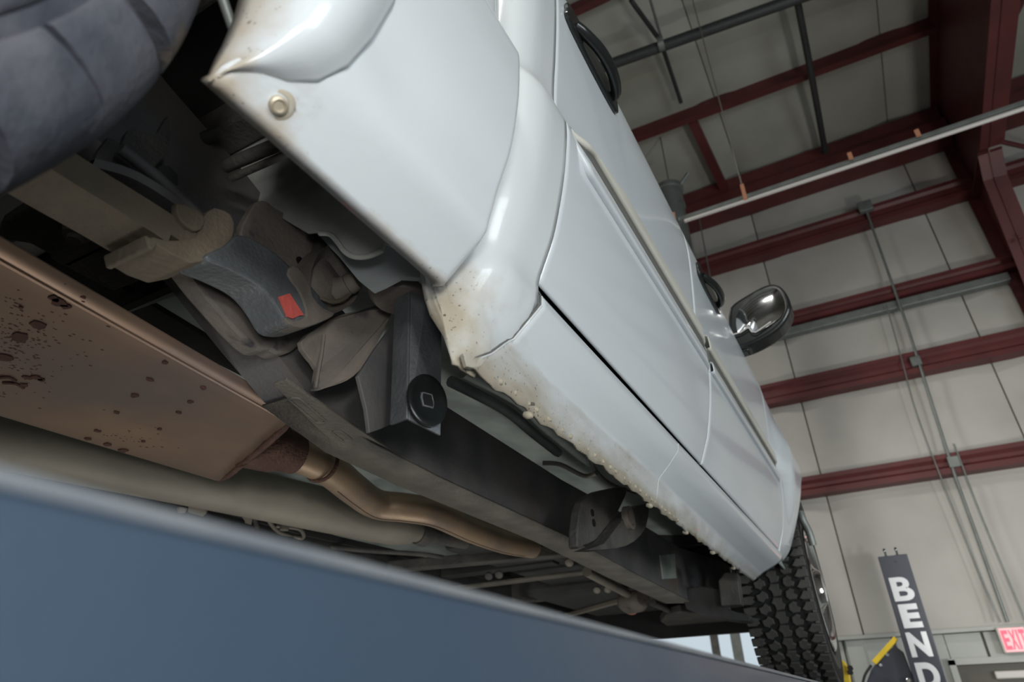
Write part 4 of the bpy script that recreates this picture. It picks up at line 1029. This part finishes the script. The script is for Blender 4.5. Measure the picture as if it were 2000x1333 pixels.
plate('tank_strap', [(210, 545), (470, 700), (520, 760), (380, 690), (250, 610)], DARK, th=.01, z=.62, bv=.002)
# far cross members toward the gearbox
crossbar('cross_member', (690, 1122), (1130, 1082), .47, .035, .05, MIDDK)
crossbar('cross_member', (880, 1152), (1148, 1118), .46, .012, .05, FLANGE)
crossbar('cross_member', (860, 1128), (1080, 1100), .49, .05, .06, DARK)
crossbar('cross_member', (930, 1186), (1235, 1155), .47, .09, .05, MIDDK)
crossbar('cross_member', (1085, 1212), (1215, 1176), .44, .02, .03, SHAFT)
for p_ in ((1112, 1098), (1166, 1152), (1187, 1151), (955, 1125), (975, 1122)):
    lathe('cross_member_bolt', at(*p_, z=.45), (.2, -.7, -.6), [(0, .015), (.008, .014), (.012, .006)], SHAFT if p_[0] > 1000 else MIDDK, TR, seg=12)
tube('torsion_bar', [at(1146, 1117, z=.44), at(1225, 1160, z=.44)], .017, SHAFT, TR, seg=14)
tube('torsion_bar', [at(1275, 1178, z=.42), at(1352, 1212, z=.42)], .015, MIDDK, TR, seg=14)
lathe('suspension_bushing', at(1218, 1178, z=.43), at(1290, 1160, z=.43) - at(1218, 1178, z=.43), [(0, .035), (.03, .05), (.10, .052), (.14, .035)], BROWN, TR, seg=20)
lathe('oil_drain', at(1232, 1190, z=.40), (0, -.5, -1), [(0, .028), (.012, .026), (.018, .012)], COPPER, TR, seg=14)
# front suspension masses
plate('control_arm', [(1290, 1215), (1330, 1195), (1400, 1208), (1470, 1222), (1466, 1236), (1390, 1232), (1340, 1242)], MIDDK, th=.03, z=.40, k=2, bv=.004)
plate('steering_knuckle', [(1403, 1135), (1416, 1118), (1440, 1120), (1448, 1182), (1408, 1184)], MIDDK, th=.05, y=2.55, bv=.004)
plate('lower_arm', [(1340, 1150), (1400, 1150), (1420, 1190), (1460, 1200), (1462, 1215), (1400, 1208), (1340, 1190)], DARK, th=.08, y=2.6, k=2, bv=.004)
plate('coil_bracket', [(1290, 1085), (1318, 1082), (1322, 1130), (1296, 1132)], GREEN, th=.02, x=-.655, bv=.002)
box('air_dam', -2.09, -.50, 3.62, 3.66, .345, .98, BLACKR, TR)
box('dark_cover_sheet', -1.95, -.78, .492, .505, .60, .98, DARK, TR)  # dark sheet added in front of the pale cab back to keep it dark
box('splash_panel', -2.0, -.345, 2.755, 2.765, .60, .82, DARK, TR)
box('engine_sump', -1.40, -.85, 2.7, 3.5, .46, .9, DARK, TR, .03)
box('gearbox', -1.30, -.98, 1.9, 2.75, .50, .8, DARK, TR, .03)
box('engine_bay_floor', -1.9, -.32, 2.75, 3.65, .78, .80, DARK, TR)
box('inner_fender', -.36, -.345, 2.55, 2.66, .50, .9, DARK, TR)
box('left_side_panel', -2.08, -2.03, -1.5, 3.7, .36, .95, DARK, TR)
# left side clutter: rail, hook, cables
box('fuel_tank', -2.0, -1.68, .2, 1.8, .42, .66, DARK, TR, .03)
plate('hook_bracket', [(318, 962), (380, 968), (440, 980), (490, 996), (492, 1020), (486, 1046), (474, 1052), (478, 1020), (460, 1004), (420, 998), (330, 972)], SHAFT, th=.02, z=.50, k=2, bv=.002)
plate('small_bracket', [(368, 985), (398, 990), (404, 1004), (396, 1011), (366, 1002)], SHAFT, th=.012, z=.47, bv=.003)
lathe('small_bracket_pin', at(356, 994, z=.46), (0, 0, -1), [(0, .012), (.01, .008)], SHAFT, TR, seg=10)
for q, r_, m in ((((520, 1010), (545, 1040), (590, 1052), (585, 1034), (540, 1028)), .006, SHAFT), (((575, 1090), (578, 1068), (610, 1072), (636, 1088), (632, 1098)), .005, SHAFT), (((495, 1005), (510, 1040), (560, 1046)), .007, MIDDK), (((560, 1060), (700, 1075), (840, 1085), (900, 1100)), .008, MIDDK)):
    tube('brake_cable', [at(a, b, z=.50) for a, b in q], r_, m, TR, sm=4, seg=8)
lathe('cable_joint', at(530, 1050, z=.49), (1, .4, 0), [(-.02, .012), (-.015, .02), (.015, .02), (.02, .012)], SHAFT, TR, seg=12)
lathe('round_clip', at(556, 1028, z=.49), (0, 0, -1), [(0, .014), (.012, .012)], SHAFT, TR, seg=12)
